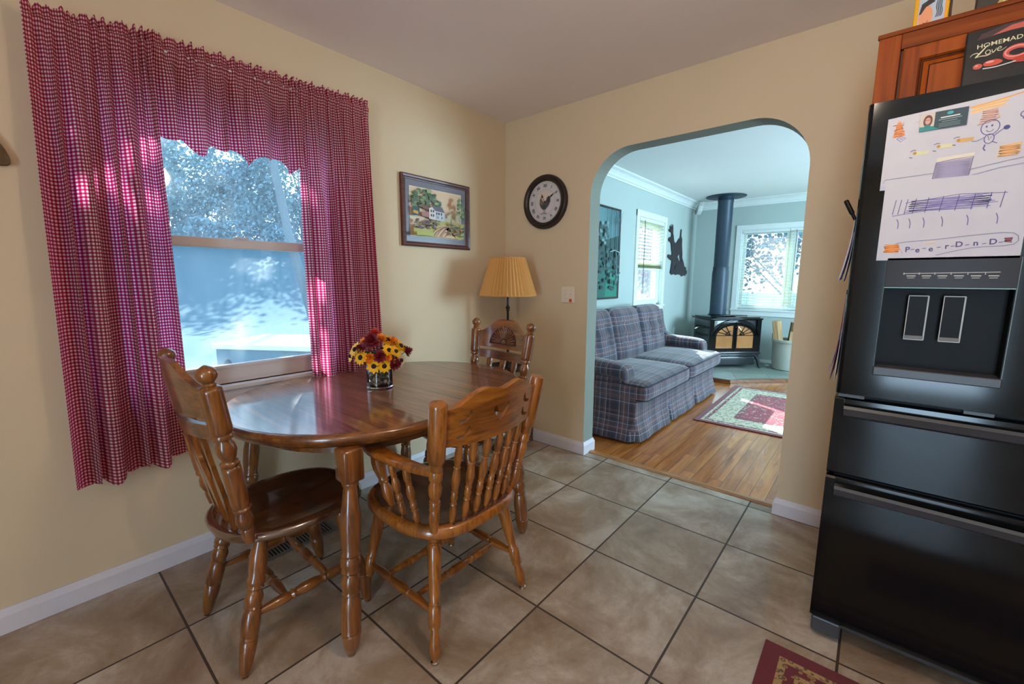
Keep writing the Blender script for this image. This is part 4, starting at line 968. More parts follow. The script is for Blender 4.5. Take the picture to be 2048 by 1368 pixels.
obj('shade_trim', bm, M_shade, l_, 40)
bm = B(); turned(bm, (0, 0, 1.29), (0, 0, 1.36), [(0, .012), (.3, .018), (.35, .010), (1, .010)], 12); turned(bm, (0, 0, 1.38), (0, 0, 1.425), [(0, .004), (.6, .008), (1, .003)], 10); obj('socket_and_finial', bm, M_bronze, l_, 40)

# little wooden doll bed in the corner -----------------------------------
d_ = thing('doll_bed', 'tiny wooden doll bed with ball finials on floor below the lamp', 'doll bed', (.20, -.082, 0))
bm = B()
for x in (-.105, .112):
    for y in (-.035, .045):
        b_q = B(); turned(b_q, (x, y, 0), (x, y, .158), [(0, .006), (.15, .008), (.3, .006), (.35, .009), (.45, .0065), (.5, .009), (.75, .009), (.80, .006), (.84, .004), (.87, .009), (.93, .0105), (.98, .007), (1, .001)], 12); obj('post', b_q, M_oakz, d_, 50)
for x in (-.105, .112): box(bm, x-.004, x+.004, -.03, .04, .075, .115); box(bm, x-.003, x+.003, -.03, .04, .03, .045)
obj('end_boards', bm, M_oaky, d_)
bm = B(); 
for y in (-.035, .045): box(bm, -.1, .108, y-.004, y+.004, .085, .118, bevel=.002); box(bm, -.1, .108, y-.003, y+.003, .022, .032, bevel=.001)
obj('side_rails', bm, M_oakx, d_)

# floor register ---------------------------------------------------------
g_ = thing('floor_register', 'grey metal floor register with slots under the near side chair', 'floor vent', (.235, -1.80, 0))
M_reg = plain('grey_register_metal', rgb(112, 106, 104), .4, .4)
bm = B(); box(bm, -.065, .065, -.17, -.152, 0, .007, bevel=.002); box(bm, -.065, .065, .152, .17, 0, .007, bevel=.002); box(bm, -.065, -.05, -.153, .153, 0, .007, bevel=.002); box(bm, .05, .065, -.153, .153, 0, .007, bevel=.002); obj('frame', bm, M_reg, g_)
bm = B()
for i in range(21): y = -.146+.0146*i; box(bm, -.05, .05, y-.0035, y+.0035, .0015, .0065)
obj('louvres', bm, M_reg, g_)
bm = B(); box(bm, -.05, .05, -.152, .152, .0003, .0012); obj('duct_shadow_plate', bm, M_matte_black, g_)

# ceiling lamp above the camera, and an added body for the rear fill ------------------------------
M_bulb = NM('lit_opal_glass'); M_bulb.set(Roughness=.4, Emission_Strength=4.0); M_bulb.color(rgb(255, 236, 210)); M_bulb.b.inputs['Emission Color'].default_value = rgb(255, 214, 160); M_bulb = M_bulb.m
def ceil_lamp(label, x, y, r_, z_drop):
    t = thing('ceiling_light', label, 'ceiling light', (x, y, H))
    bm = B(); turned(bm, (0, 0, 0), (0, 0, -.03), [(0, r_), (1, r_*.96)], 32); obj('canopy', bm, M_bronze, t, 40)
    bm = B(); turned(bm, (0, 0, -.03), (0, 0, -z_drop), [(0, r_*.92), (.5, r_*.80), (.85, r_*.45), (1, .01)], 32); obj('diffuser', bm, M_bulb, t, 60)
ceil_lamp('round opal ceiling light over the kitchen floor, above picture top', 2.1, -1.72, .12, .20)

ceil_lamp('added round opal fill light at the rear of the kitchen, unseen behind the camera', 2.9, -3.9, .12, .10)  # unseen fixture, added to carry the rear fill lamp
# ================================================================== FRIDGE AND CABINET
FX0, FX1, FY, FZ = 2.203, 3.113, -.846, 1.792
f_ = thing('refrigerator', 'glossy black french door refrigerator covered in drawings, right edge', 'refrigerator', (0, 0, 0))
bm = B(); box(bm, FX0+.004, FX1-.004, FY+.075, -.03, .03, FZ-.035, bevel=.004); obj('cabinet_body', bm, M_iron, f_)
def door_prism(x0, x1, z0, z1, edge=.018, y0=FY, y1=FY+.068):
    b = B(); pts = [(x0, y1), (x0, y0+edge)]+[(x0+edge-edge*math.cos(a), y0+edge-edge*math.sin(a)) for a in [PI/2*i/6 for i in range(1, 7)]]
    pts += [(x1-edge+edge*math.sin(a), y0+edge-edge*math.cos(a)) for a in [PI/2*i/6 for i in range(0, 7)]]+[(x1, y1)]
    prism(b, pts, thick=z1-z0, mp=lambda u, v, w: (u, v, z0+w)); return b
# left door with a real dispenser recess
DX0, DX1, DZ0, DZ1 = 2.290, 2.560, .995, 1.244
b = B(); xs = [FX0, DX0, DX1, 2.655]; zs = [.898, DZ0, DZ1, FZ]
prism(b, [(FX0, FY+.068), (FX0, FY+.012), (FX0+.003, FY+.004), (FX0+.012, FY), (DX0, FY), (DX0, FY+.068)], thick=FZ-.898, mp=lambda u, v, w: (u, v, .898+w))
box(b, DX1, 2.653, FY, FY+.068, .898, FZ); box(b, DX0, DX1, FY, FY+.068, .898, DZ0); box(b, DX0, DX1, FY, FY+.068, DZ1, FZ)
bmesh.ops.remove_doubles(b, verts=b.verts[:], dist=1e-5)
ld_ = obj('left_door', b, M_black, f_)
b = B(); box(b, DX0, DX1, FY+.062, FY+.067, DZ0, DZ1); box(b, DX0, DX0+.003, FY+.001, FY+.066, DZ0, DZ1); box(b, DX1-.003, DX1, FY+.001, FY+.066, DZ0, DZ1); obj('dispenser_recess', b, M_matte_black, ld_)
b = B(); box(b, DX0, DX1-.001, FY-.003, FY+.002, DZ1, 1.334, bevel=.001)
pn = obj('control_panel', b, plain('brown_reflection_panel', rgb(40, 28, 20), .3, 0, IOR=1.25), ld_)  # brown reflection of the room is put into the panel's base colour
c = Canvas((DX0, FY-.0032, DZ1), (1, 0, 0), (0, 0, 1)); wh = rgb(178, 176, 168)
c.stroke([(.040, .043), (.235, .046)], .002, wh); c.stroke([(.001, .001), (.268, .001)], .0022, rgb(150, 190, 190))
for i in range(6):
    x = .042+.033*i; c.stroke([(x, .046), (x, .039)], .0018, wh); c.stroke([(x+.006, .036), (x+.026, .036)], .003, wh); c.stroke([(x+.008, .030), (x+.024, .0305)], .0018, wh)
c.done('control_markings', pn)
for x in (2.350, 2.426):
    b = B(); box(b, x, x+.046, FY+.022, FY+.028, 1.088, 1.222, bevel=.002); lv = obj('paddle', b, M_matte_black, ld_)
    c = Canvas((x, FY+.0218, 1.088), (1, 0, 0), (0, 0, 1)); g = rgb(176, 180, 180)
    c.stroke([(.001, .001), (.045, .001)], .003, g); c.stroke([(.001, .133), (.045, .133)], .003, g); c.stroke([(.0015, .001), (.0015, .133)], .002, g); c.stroke([(.0445, .001), (.0445, .133)], .0035, g)
    c.stroke([(.002, .008), (.044, .008)], .010, rgb(110, 108, 108)); c.done('paddle_outline', lv)
b = B(); box(b, DX0-.001, DX1+.001, FY-.012, FY+.06, .972, .999, bevel=.003); obj('drip_tray', b, M_charcoal, ld_)
c = Canvas((DX0, FY-.0008, .995), (1, 0, 0), (0, 0, 1)); c.stroke([(.270, .0), (.270, .335)], .002, rgb(110, 130, 134)); c.stroke([(0, .0), (0, .335)], .0015, rgb(80, 96, 100)); c.done('bezel_lines', ld_)
obj('right_door', door_prism(2.661, FX1, .898, FZ), M_black, f_, 40)
def drawer(z0, z1, name):
    # front with a scooped finger pull running along its top
    prof = [(FY+.068, z0), (FY+.006, z0), (FY, z0+.006), (FY, z1-.062), (FY-.022, z1-.052), (FY-.030, z1-.030), (FY-.026, z1-.022), (FY-.008, z1-.030), (FY+.012, z1-.040), (FY+.016, z1-.008), (FY+.022, z1), (FY+.068, z1)]
    b = B(); prism(b, [(p[0], p[1]) for p in prof], thick=FX1-FX0-.05, mp=lambda u, v, w: (FX0+.025+w, u, v))
    side = [(FY+.068, z0), (FY+.006, z0), (FY, z0+.006), (FY, z1-.006), (FY+.006, z1), (FY+.068, z1)]
    for x in (FX0, FX1-.025): prism(b, side, thick=.0252, mp=lambda u, v, w, x=x: (x+w, u, v))
    d = obj(name, b, M_black, f_)
    b = B(); prism(b, [(FY-.0015, z1-.064), (FY-.024, z1-.053), (FY-.032, z1-.030), (FY-.027, z1-.021), (FY-.024, z1-.022), (FY-.029, z1-.031), (FY-.021, z1-.051), (FY-.0012, z1-.060)], thick=FX1-FX0-.054, mp=lambda u, v, w: (FX0+.027+w, u, v)); obj('drawer_pull', b, M_charcoal, d)
drawer(.620, .884, 'middle_drawer'); drawer(.075, .607, 'freezer_drawer')
b = B(); box(b, FX0+.006, FX0+.09, FY+.002, FY+.07, .018, .074, bevel=.006); box(b, FX1-.09, FX1-.006, FY+.002, FY+.07, .018, .074, bevel=.006); box(b, FX0+.085, FX1-.085, FY+.03, FY+.07, .045, .074, bevel=.004); obj('base_grille', b, M_charcoal, f_)
for x in (FX0+.05, FX1-.05):
    for y in (FY+.10, -.08): b = B(); turned(b, (x, y, 0), (x, y, .03), [(0, .018), (1, .018)], 16); obj('foot', b, M_matte_black, f_)
b = B(); box(b, FX0+.008, FX0+.075, FY+.004, FY+.05, .886, .896); box(b, 2.50, 2.56, FY+.004, FY+.05, .886, .896); obj('hinges', b, M_charcoal, f_)
b = B(); box(b, FX0+.02, FX1-.02, FY+.03, FY+.072, .605, .9); obj('door_seals', b, M_matte_black, f_)

# children's drawings ------------------------------------------------------
OR, PU, YE, BR, IN = rgb(206, 124, 66), rgb(96, 84, 142), rgb(210, 200, 130), rgb(176, 128, 112), rgb(70, 66, 130)
paper = rgb(196, 194, 204)
def sheet(label, x0, z0, w, h, off, draw, name='drawing', cat='drawing', col=paper, tr=0):
    t = thing(name, label, cat, (x0, FY-off, z0)); b = B(); prism(b, [(0, 0), (w, 0), (w, h+tr), (0, h)], thick=.0004, mp=lambda u, v, w_: (u, -w_, v))
    mm_ = plain(name+'_paper', col, .8); obj('paper', b, mm_, t)
    c = Canvas((0, -.0005, 0), (1, 0, 0), (0, 0, 1), .00002); draw(c); c.done('artwork', t); return t
def scrib(c, x0, z0, x1, z1, col, n, wd, jit=.004, seed=1):
    r = random.Random(seed); pts = []
    for i in range(n+1):
        t = i/n; pts.append(((x0 if i % 2 else x1)+r.uniform(-jit, jit), z0+(z1-z0)*t+r.uniform(-jit, jit)*.5))
    for p, q in zip(pts, pts[1:]): c.stroke([p, q], wd, col); c.k -= 1
    c.k += 1
def ring(c, x, z, rx, rz, wd, col, a0=0, a1=2*PI): c.stroke([(x+rx*math.cos(a0+(a1-a0)*i/20), z+rz*math.sin(a0+(a1-a0)*i/20)) for i in range(21)], wd, col)
def draw_top(c):
    # local x from 0 (=2.252), z from 0 (=1.535)
    c.poly([(.014, .148), (.022, .190), (.028, .192), (.042, .150)], rgb(212, 138, 84)); scrib(c, .016, .148, .038, .186, rgb(196, 110, 56), 14, .0016)
    c.stroke([(.024, .144), (.034, .149), (.044, .142), (.034, .134), (.024, .144)], .0014, PU); c.stroke([(.030, .144), (.038, .141)], .003, rgb(150, 146, 190))
    c.poly([(.170, .180), (.174, .200), (.240, .205), (.226, .188)], rgb(222, 190, 144)); c.stroke([(.172, .186), (.20, .189), (.232, .190)], .0016, rgb(222, 164, 96)); c.stroke([(.174, .193), (.20, .195), (.238, .199)], .0016, rgb(222, 160, 90)); c.stroke([(.168, .196), (.21, .202), (.27, .214)], .003, rgb(222, 156, 80), 4); c.stroke([(.06, .182), (.10, .188)], .0015, rgb(214, 170, 150)); c.stroke([(.17, .178), (.24, .188)], .002, rgb(226, 190, 160))
    for i, (x, z) in enumerate(((.060, .094), (.108, .104), (.146, .113))):
        c.poly([(x+.008, z-.004), (x+.036, z-.004), (x+.038, z+.005), (x+.008, z+.006)], rgb(206, 204, 160) if i < 2 else rgb(202, 160, 96)); c.disc(x+.008, z+.002, .004, .004, rgb(184, 130, 50)); c.stroke([(x-.002, z+.008), (x+.004, z+.011), (x+.010, z+.010)], .0016, rgb(80, 66, 84)); c.stroke([(x-.003, z-.008), (x+.004, z-.010)], .002, rgb(90, 80, 100))
    c.poly([(.188, .148), (.194, .182), (.220, .186), (.226, .160)], rgb(206, 176, 170)); scrib(c, .192, .152, .220, .182, BR, 12, .0014, .002, 3); c.stroke([(.186, .147), (.206, .150), (.226, .160)], .002, BR)
    ring(c, .211, .137, .017, .019, .0018, PU); c.disc(.204, .140, .002, .003, PU, 8); c.disc(.214, .141, .002, .003, PU, 8); ring(c, .211, .131, .006, .005, .0014, PU, PI, 2*PI)
    ring(c, .212, .108, .009, .012, .0018, PU); c.stroke([(.209, .116), (.212, .104), (.216, .113)], .0014, PU); c.stroke([(.203, .113), (.190, .106), (.180, .107)], .0014, PU); c.stroke([(.220, .114), (.232, .126), (.238, .130)], .0018, PU); c.disc(.241, .131, .006, .0055, IN); c.stroke([(.218, .100), (.228, .094)], .0018, PU); c.stroke([(.206, .094), (.204, .084), (.208, .078)], .0028, PU)
    ring(c, .268, .158, .006, .007, .002, PU); c.disc(.268, .148, .002, .002, PU, 8)
    c.poly([(.232, .056), (.234, .086), (.272, .090), (.272, .062)], rgb(222, 184, 140)); scrib(c, .234, .058, .270, .086, rgb(222, 158, 92), 16, .0016, .002, 4)
    c.poly([(.112, .010), (.116, .062), (.188, .066), (.184, .020), (.172, .008), (.120, .004)], rgb(160, 152, 180)); c.poly([(.116, .062), (.188, .066), (.190, .078), (.116, .074)], rgb(214, 204, 190))
    scrib(c, .116, .008, .184, .060, rgb(146, 138, 172), 26, .0012, .001, 5); c.stroke([(.112, .012), (.116, .062), (.150, .066), (.188, .068), (.184, .020), (.172, .008), (.120, .004), (.112, .012)], .0018, rgb(112, 100, 128))
    c.stroke([(.006, .020), (.010, .030), (.06, .032), (.112, .034)], .0014, rgb(130, 132, 150)); c.stroke([(.186, .034), (.24, .044), (.29, .052)], .0014, rgb(130, 132, 150)); c.stroke([(.190, .018), (.24, .030), (.29, .036)], .0018, rgb(140, 144, 176)); c.poly([(.0, .004), (.09, .010), (.05, .014), (.0, .012)], rgb(176, 184, 208))
def draw_low(c):
    for i in range(7): c.stroke([(.05+.004*i, .138+.005*i), (.15, .146+.004*i), (.235-.006*i, .150+.004*i)], .0018, rgb(116, 106, 164), 4)
    scrib(c, .06, .140, .22, .172, rgb(136, 126, 178), 12, .0022, .004, 6)
    c.stroke([(.024, .130), (.10, .140), (.19, .138)], .0014, IN); c.stroke([(.05, .165), (.16, .178), (.25, .172)], .0014, IN)
    for x in (.024, .036, .050, .068, .094, .124, .155, .186, .216, .240): c.stroke([(x, .134), (x+.005, .176)], .0016, rgb(78, 72, 130))
    for x in (.036, .062, .092, .130, .180, .235): c.stroke([(x, .120), (x+.004, .108), (x+.004, .092)], .0020, rgb(104, 96, 148), 3)
    c.stroke([(.020, .026), (.045, .050), (.12, .056), (.20, .064), (.272, .066), (.276, .036), (.20, .030), (.13, .012)], .0014, rgb(110, 106, 140), 3)
    c.poly([(.014, .026), (.020, .044), (.046, .048), (.052, .030), (.030, .022)], rgb(236, 152, 70)); scrib(c, .016, .022, .050, .046, rgb(226, 130, 50), 9, .002, .002, 8); c.stroke([(.036, .026), (.05, .034), (.058, .020)], .0014, rgb(214, 130, 110))
    for ch, x, z in (('P', .068, .030), ('e', .090, .028), ('e', .118, .030), ('r', .150, .036), ('D', .174, .040), ('n', .206, .042), ('D', .238, .044)): c.text(ch, x, z, .021, rgb(84, 66, 120), .05, .0004)
    for x in (.079, .104, .134, .162, .190, .222, .252): c.stroke([(x-.004, .030+(x-.08)*.07), (x+.004, .031+(x-.08)*.07)], .0018, rgb(96, 84, 120))
    c.stroke([(.104, .046), (.128, .050)], .003, rgb(232, 190, 160)); scrib(c, .258, .042, .272, .054, rgb(150, 70, 80), 6, .0022, .001, 9)
sheet("child's drawing with smiling figure, cup and crayon shapes, upper sheet on fridge door", 2.252, 1.535, .300, .203, .0012, draw_top, tr=.020)
sheet("child's drawing with purple scribble and lettered strip, lower sheet on fridge door", 2.264, 1.327, .291, .226, .0026, draw_low)
def draw_card(c):
    c.rect(0, 0, .095, .047, rgb(40, 62, 72)); c.rect(0, 0, .030, .047, rgb(196, 184, 176)); c.poly([(0, 0), (.03, 0), (.03, .010), (.0, .012)], rgb(28, 128, 128)); c.poly([(.0, 0), (.042, 0), (.030, .008), (.0, .010)], rgb(28, 128, 128))
    c.disc(.0165, .026, .0095, .016, rgb(96, 54, 42), 16); c.disc(.0165, .026, .0058, .009, rgb(208, 152, 134), 14); c.stroke([(.011, .028), (.022, .028)], .0012, rgb(70, 40, 40)); c.disc(.0165, .0115, .007, .005, rgb(28, 120, 122), 10)
    c.disc(.060, .039, .0065, .0045, rgb(44, 160, 168), 14)
    c.stroke([(.042, .029), (.080, .030)], .0028, rgb(214, 220, 220)); c.stroke([(.038, .0235), (.084, .0245)], .0014, rgb(160, 176, 180)); c.stroke([(.046, .018), (.076, .0188)], .0012, rgb(140, 160, 166))
    for z in (.013, .009, .005): c.stroke([(.040, z), (.082, z+.0006)], .0010, rgb(124, 146, 152))
sheet('dark business card with small portrait photo pinned on top of the upper drawing', 2.322, 1.688, .094, .046, .0045, draw_card, 'business_card', 'card', rgb(40, 62, 72))
# sheets and a pen on the fridge's hidden left side, seen edge-on
def hung(label, y0, y1, ztop, zbot, curl, off, col, name='paper_sheet', cat='paper'):
    b = B(); n = 14; A = []
    for side in (0, .0012):
        row = []
        for i in range(n+1):
            t = i/n; z = ztop+(zbot-ztop)*t; x = FX0-off-side-curl*t**1.6
            row.append((b.verts.new((x, y0, z)), b.verts.new((x-.001*t, y1, z+.004*t))))
        A.append(row)
    for s in (0, 1):
        for i in range(n): q = (A[s][i][0], A[s][i][1], A[s][i+1][1], A[s][i+1][0]); b.faces.new(q if s else tuple(reversed(q)))
    for i in range(n):
        for k in (0, 1): b.faces.new((A[0][i][k], A[0][i+1][k], A[1][i+1][k], A[1][i][k]))
    for i in (0, n): b.faces.new((A[0][i][0], A[0][i][1], A[1][i][1], A[1][i][0]))
    bmesh.ops.recalc_face_normals(b, faces=b.faces[:])
    setp(obj(name, b, plain(name+'_'+label.split()[0]+'_paper', col, .7), None, 180), label, cat, 'papers hung on the side of the refrigerator')
hung('pale curled paper hung highest on the side of the refrigerator', -.80, -.62, 1.47, 1.265, .026, .003, rgb(206, 200, 214))
hung('lilac folded paper on the refrigerator side, behind the pale curled one', -.795, -.66, 1.42, 1.262, .014, .002, rgb(186, 178, 200))
hung('maroon edged leaflet hung lowest on the side of the refrigerator', -.80, -.60, 1.235, .930, .018, .003, rgb(104, 60, 84))
hung('white leaflet on the refrigerator side just inside the maroon one', -.805, -.62, 1.22, .926, .008, .0015, rgb(220, 206, 204))
hung('blue leaflet lower half showing left of the maroon one', -.79, -.62, 1.10, .955, .020, .008, rgb(120, 136, 178))
b = B(); turned(b, (2.1995, -.80, 1.46), (2.170, -.80, 1.523), [(0, .005), (.3, .005), (.32, .007), (.95, .007), (1, .005)], 10); setp(obj('marker_pen', b, M_matte_black, None, 40), 'black marker pen poking up beside refrigerator above the papers', 'pen')

# cabinet above the fridge ---------------------------------------------------
CX0, CX1, CY, CZ0, CZ1 = 2.200, 3.12, -.600, 1.770, 2.078
k_ = thing('wall_cabinet', 'orange oak wall cabinet with raised panel door above the refrigerator', 'cabinet', (0, 0, 0))
b = B(); box(b, CX0+.002, CX1, CY+.02, -.002, CZ0, CZ1-.006); obj('cabinet_box', b, M_cab, k_)
for x0, x1 in ((CX0, CX0+.058), (CX1-.058, CX1)):
    b = B(); box(b, x0, x1, CY, CY+.02, CZ0, CZ1, bevel=.002); obj('face_stile', b, M_cab, k_)
b = B(); box(b, CX0+.058, CX1-.058, CY, CY+.02, CZ1-.058, CZ1, bevel=.002); box(b, CX0+.058, CX1-.058, CY, CY+.02, CZ0, CZ0+.008, bevel=.002); box(b, CX0-.004, CX1+.004, CY-.006, CY+.01, CZ1-.012, CZ1+.002, bevel=.003); obj('face_rails', b, M_cabx, k_)
for x0, x1 in ((CX0+.066, 2.655), (2.665, CX1-.066)):
    z0, z1 = CZ0+.002, CZ1-.066; b = B()
    lay = [(0, 0), (0, .017), (.004, .020), (.040, .020), (.044, .014), (.048, .010), (.050, .010), (.052, .011), (.066, .018), (.067, .018)]
    R_ = [[(x0+a if sx_ < 0 else x1-a, CY-d, z0+a if sz_ < 0 else z1-a) for sx_, sz_ in ((-1, -1), (1, -1), (1, 1), (-1, 1))] for a, d in lay]
    loft(b, R_); bmesh.ops.recalc_face_normals(b, faces=b.faces[:]); dr = obj('door', b, M_cab, k_)
    b = B()
    for a, d in ((.0455, .0136), (.0505, .0108), (.0665, .0182)):
        for p, q in (((x0+a, z0+a), (x1-a, z0+a)), ((x0+a, z1-a), (x1-a, z1-a)), ((x0+a, z0+a), (x0+a, z1-a)), ((x1-a, z0+a), (x1-a, z1-a))): tube(b, [(p[0], CY-d, p[1]), (q[0], CY-d, q[1])], .0016, 4)
    obj('panel_groove', b, M_groove, dr)
b = B(); box(b, CX0+.062, CX0+.0655, CY-.003, CY+.001, CZ0+.03, CZ1-.062); box(b, CX0+.062, CX1-.062, CY-.003, CY+.001, CZ1-.0655, CZ1-.062); obj('door_gap', b, M_groove, k_)  # solid dark strips paint the shade of the gap round the door

# cookbook leaning on the cabinet ---------------------------------------------
q_ = thing('cookbook', 'black cookbook with cream lettering leaning on the cabinet above the refrigerator', 'book', (2.405, -.712, FZ+.001)); q_.rotation_euler = (-.22, 0, .0)
b = B(); box(b, 0, .153, -.0, .003, 0, .204); box(b, 0, .153, .021, .024, 0, .204); box(b, 0, .003, 0, .024, 0, .204); obj('cover', b, plain('black_book_cover', rgb(34, 36, 40), .35), q_)
b = B(); box(b, .003, .150, .003, .021, .003, .201); obj('pages', b, plain('book_pages', rgb(220, 212, 196), .9), q_)
c = Canvas((0, -.0003, .03), (.74, 0, 0), (0, 0, .84), .0001); cr_ = rgb(220, 214, 176)
c.poly([(.03, .170), (.09, .176), (.14, .186), (.205, .190), (.205, .204), (.10, .204), (.04, .190)], rgb(70, 52, 56)); c.poly([(.07, .176), (.12, .180), (.205, .178), (.205, .202), (.12, .198)], rgb(186, 92, 82))
c.text('HOMEMADE', .098, .147, .0215, cr_, .03, .0001, 0, 1.12)
c.stroke([(.062, .146), (.048, .128), (.036, .114), (.030, .108)], [.0018, .005], cr_, 6); c.stroke([(.016, .114), (.022, .122), (.034, .124), (.040, .118)], [.001, .0025], cr_, 5); c.stroke([(.030, .108), (.046, .110), (.062, .108), (.074, .112)], [.001, .003], cr_, 6)
ring(c, .064, .119, .0065, .0075, .0022, cr_); c.stroke([(.074, .126), (.077, .114), (.083, .120), (.086, .127)], [.0012, .0026], cr_, 5); c.stroke([(.089, .121), (.098, .124), (.096, .129), (.090, .126), (.090, .117), (.100, .116), (.112, .124)], [.001, .0026], cr_, 5)
c.disc(.040, .074, .013, .010, rgb(190, 92, 84), 12, .1); c.disc(.037, .077, .005, .003, rgb(226, 150, 140)); c.disc(.080, .077, .026, .011, rgb(196, 80, 66), 16, .1); c.disc(.072, .082, .012, .004, rgb(232, 160, 150))
ring(c, .142, .098, .030, .019, .016, rgb(188, 84, 78)); ring(c, .140, .101, .030, .018, .005, rgb(226, 142, 134)); c.disc(.16, .07, .03, .012, rgb(176, 60, 50), 14, .2); c.stroke([(.055, .062), (.09, .060), (.14, .066)], .004, rgb(200, 196, 200), 5)
c.done('cover_print', q_)

# tins on the cabinet -----------------------------------------------------------
def tin(label, x, y, rz, w, d, h, body, draw, name='storage_tin'):
    t = thing(name, label, 'tin', (x, y, CZ1+.003), rz); b = B(); box(b, -w/2, w/2, -d/2, d/2, 0, h, bevel=.004); obj('body', b, body, t)
    b = B(); box(b, -w/2-.002, w/2+.002, -d/2-.002, d/2+.002, h-.016, h+.004, bevel=.003); obj('lid', b, body, t)
    for nme, org, ux in (('front_label', (-w/2, -d/2-.0006, 0), (1, 0, 0)), ('side_label', (w/2+.0006, -d/2, 0), (0, 1, 0))):
        c = Canvas(org, ux, (0, 0, 1), .0002); draw(c, nme, w if nme[0] == 'f' else d, h); c.done(nme, t)
M_tiny = plain('yellow_tin_enamel', rgb(226, 166, 16), .35)
def d1(c, s, w, h):
    if s[0] == 'f':
        c.rect(w*.12, .006, w*.92, h*.86, rgb(232, 150, 60)); c.rect(w*.14, .006, w*.88, h*.84, rgb(178, 192, 206)); c.disc(w*.36, h*.32, w*.20, h*.28, rgb(226, 152, 112), 18, .06); c.poly([(w*.16, h*.42), (w*.22, h*.66), (w*.46, h*.74), (w*.60, h*.64), (w*.34, h*.56), (w*.22, h*.42)], rgb(46, 34, 40))
        c.stroke([(w*.30, h*.20), (w*.38, h*.17), (w*.44, h*.22)], .002, rgb(150, 50, 40), 3)
        for i in range(4): c.stroke([(w*(.66+.045*i), h*.64), (w*(.64+.045*i), h*.50), (w*(.68+.045*i), h*.36), (w*(.65+.045*i), h*.24)], .0022, rgb(50, 62, 84), 3)
    else:
        c.rect(w*.06, .004, w*.96, h*.8, rgb(96, 106, 136)); c.disc(w*.42, h*.40, w*.26, h*.36, rgb(70, 46, 34), 16, .05); c.disc(w*.42, h*.38, w*.18, h*.26, rgb(186, 132, 104), 14); c.rect(w*.7, .004, w*.96, h*.5, rgb(126, 126, 140))
tin('square yellow storage tin with blue panel on the cabinet top, left one', 2.326, -.505, -.12, .085, .085, .125, M_tiny, d1)
def d2(c, s, w, h):
    c.rect(.01, .004, w-.01, h-.02, rgb(52, 46, 36)); c.poly([(w*.3, .006), (w*.55, h*.6), (w-.012, h*.7), (w-.012, .01)], rgb(182, 160, 92)); 
    for i in range(5): c.stroke([(w*.45+.012*i, .018), (w*.47+.012*i, .030), (w*.44+.012*i, .040)], .003, rgb(216, 200, 150), 2)
tin('dark brown tin with cream picture on the cabinet top, at picture edge', 2.490, -.505, -.05, .13, .09, .12, plain('brown_tin_enamel', rgb(50, 42, 32), .35), d2)

# kitchen rug -----------------------------------------------------------------------
b = B(); box(b, -.60, .60, -.40, .40, 0, .009, bevel=.003)
kr = obj('kitchen_rug', b, rugmat('kitchen_rug_pile', 1.2, .8, rgb(96, 22, 34), rgb(104, 26, 38), rgb(168, 136, 84), rgb(60, 28, 34), 1.9)); kr.location = (2.695, -1.387, 0); setp(kr, 'small burgundy oriental rug on the tiles in front of the refrigerator', 'rug')
# ================================================================== THE LIVING ROOM
# sofa ------------------------------------------------------------------------------
s_ = thing('sofa', 'navy and maroon plaid skirted sofa along the left living room wall', 'sofa', (0, 0, 0))
Y0, Y1 = .415, 2.50
bm = B(); box(bm, .06, .93, Y0+.02, Y1-.02, .10, .34, bevel=.02); box_uv(obj('base', bm, M_plaid, s_, 180))
for ys in (Y0, Y1-.165):
    bm = B(); box(bm, .10, .845, ys+.012, ys+.153, .12, .50, bevel=.02)
    yc = ys+.0825; pts = [(.05, yc, .585), (.30, yc, .590), (.60, yc, .582), (.78, yc, .570), (.850, yc, .548), (.872, yc, .515)]
    pts = spl(pts, 4); rings = []
    for i, p in enumerate(pts):
        t = i/(len(pts)-1); k = 1 if t < .85 else 1-(t-.85)*1.8
        rings.append([(p[0]+(0 if i < len(pts)-1 else .0), p[1]+.092*k*math.copysign(abs(math.cos(a))**.7, math.cos(a)), p[2]+.062*k*math.copysign(abs(math.sin(a))**.8, math.sin(a))-.02) for a in [2*PI*q/20 for q in range(20)]])
    loft(bm, rings); bmesh.ops.recalc_face_normals(bm, faces=bm.faces[:]); box_uv(obj('armrest', bm, M_plaid, s_, 60))
for ys in (Y0+.01, Y1-.13):       # wings of the back
    bm = B(); prism(bm, [(.05, .40), (.52, .50), (.50, .60), (.40, .66), (.365, .76), (.345, .90), (.315, .935), (.05, .945)], thick=.12, mp=lambda u, v, w, ys=ys: (u, ys+w, v)); bmesh.ops.bevel(bm, geom=bm.edges[:], offset=.012, segments=2, affect='EDGES'); box_uv(obj('back_wing', bm, M_plaid, s_, 50))
bm = B(); box(bm, .045, .20, Y0+.03, Y1-.03, .12, .90, bevel=.04, seg=3); box_uv(obj('back_frame', bm, M_plaid, s_, 180))
wb = (Y1-Y0-.26)/3
for k in range(3):
    yc = Y0+.13+wb*(k+.5); Mx = Matrix.Translation((.30, yc, .70)) @ Matrix.Rotation(-.22, 4, 'Y')
    d = [(0, 1, a, b_z, .045, .04) for a in (-wb*.22, wb*.22) for b_z in (-.04, .09)]+[(0, 1, 0, .09, .02, .03), (0, 1, 0, -.04, .02, .03)]
    bm = B(); soft_box(bm, (0, 0, 0), (.22, wb+.012, .56), .075, 12, .03, d, Mx); box_uv(obj('back_cushion', bm, M_plaid, s_, 180))
ws = (Y1-Y0-.02)/2
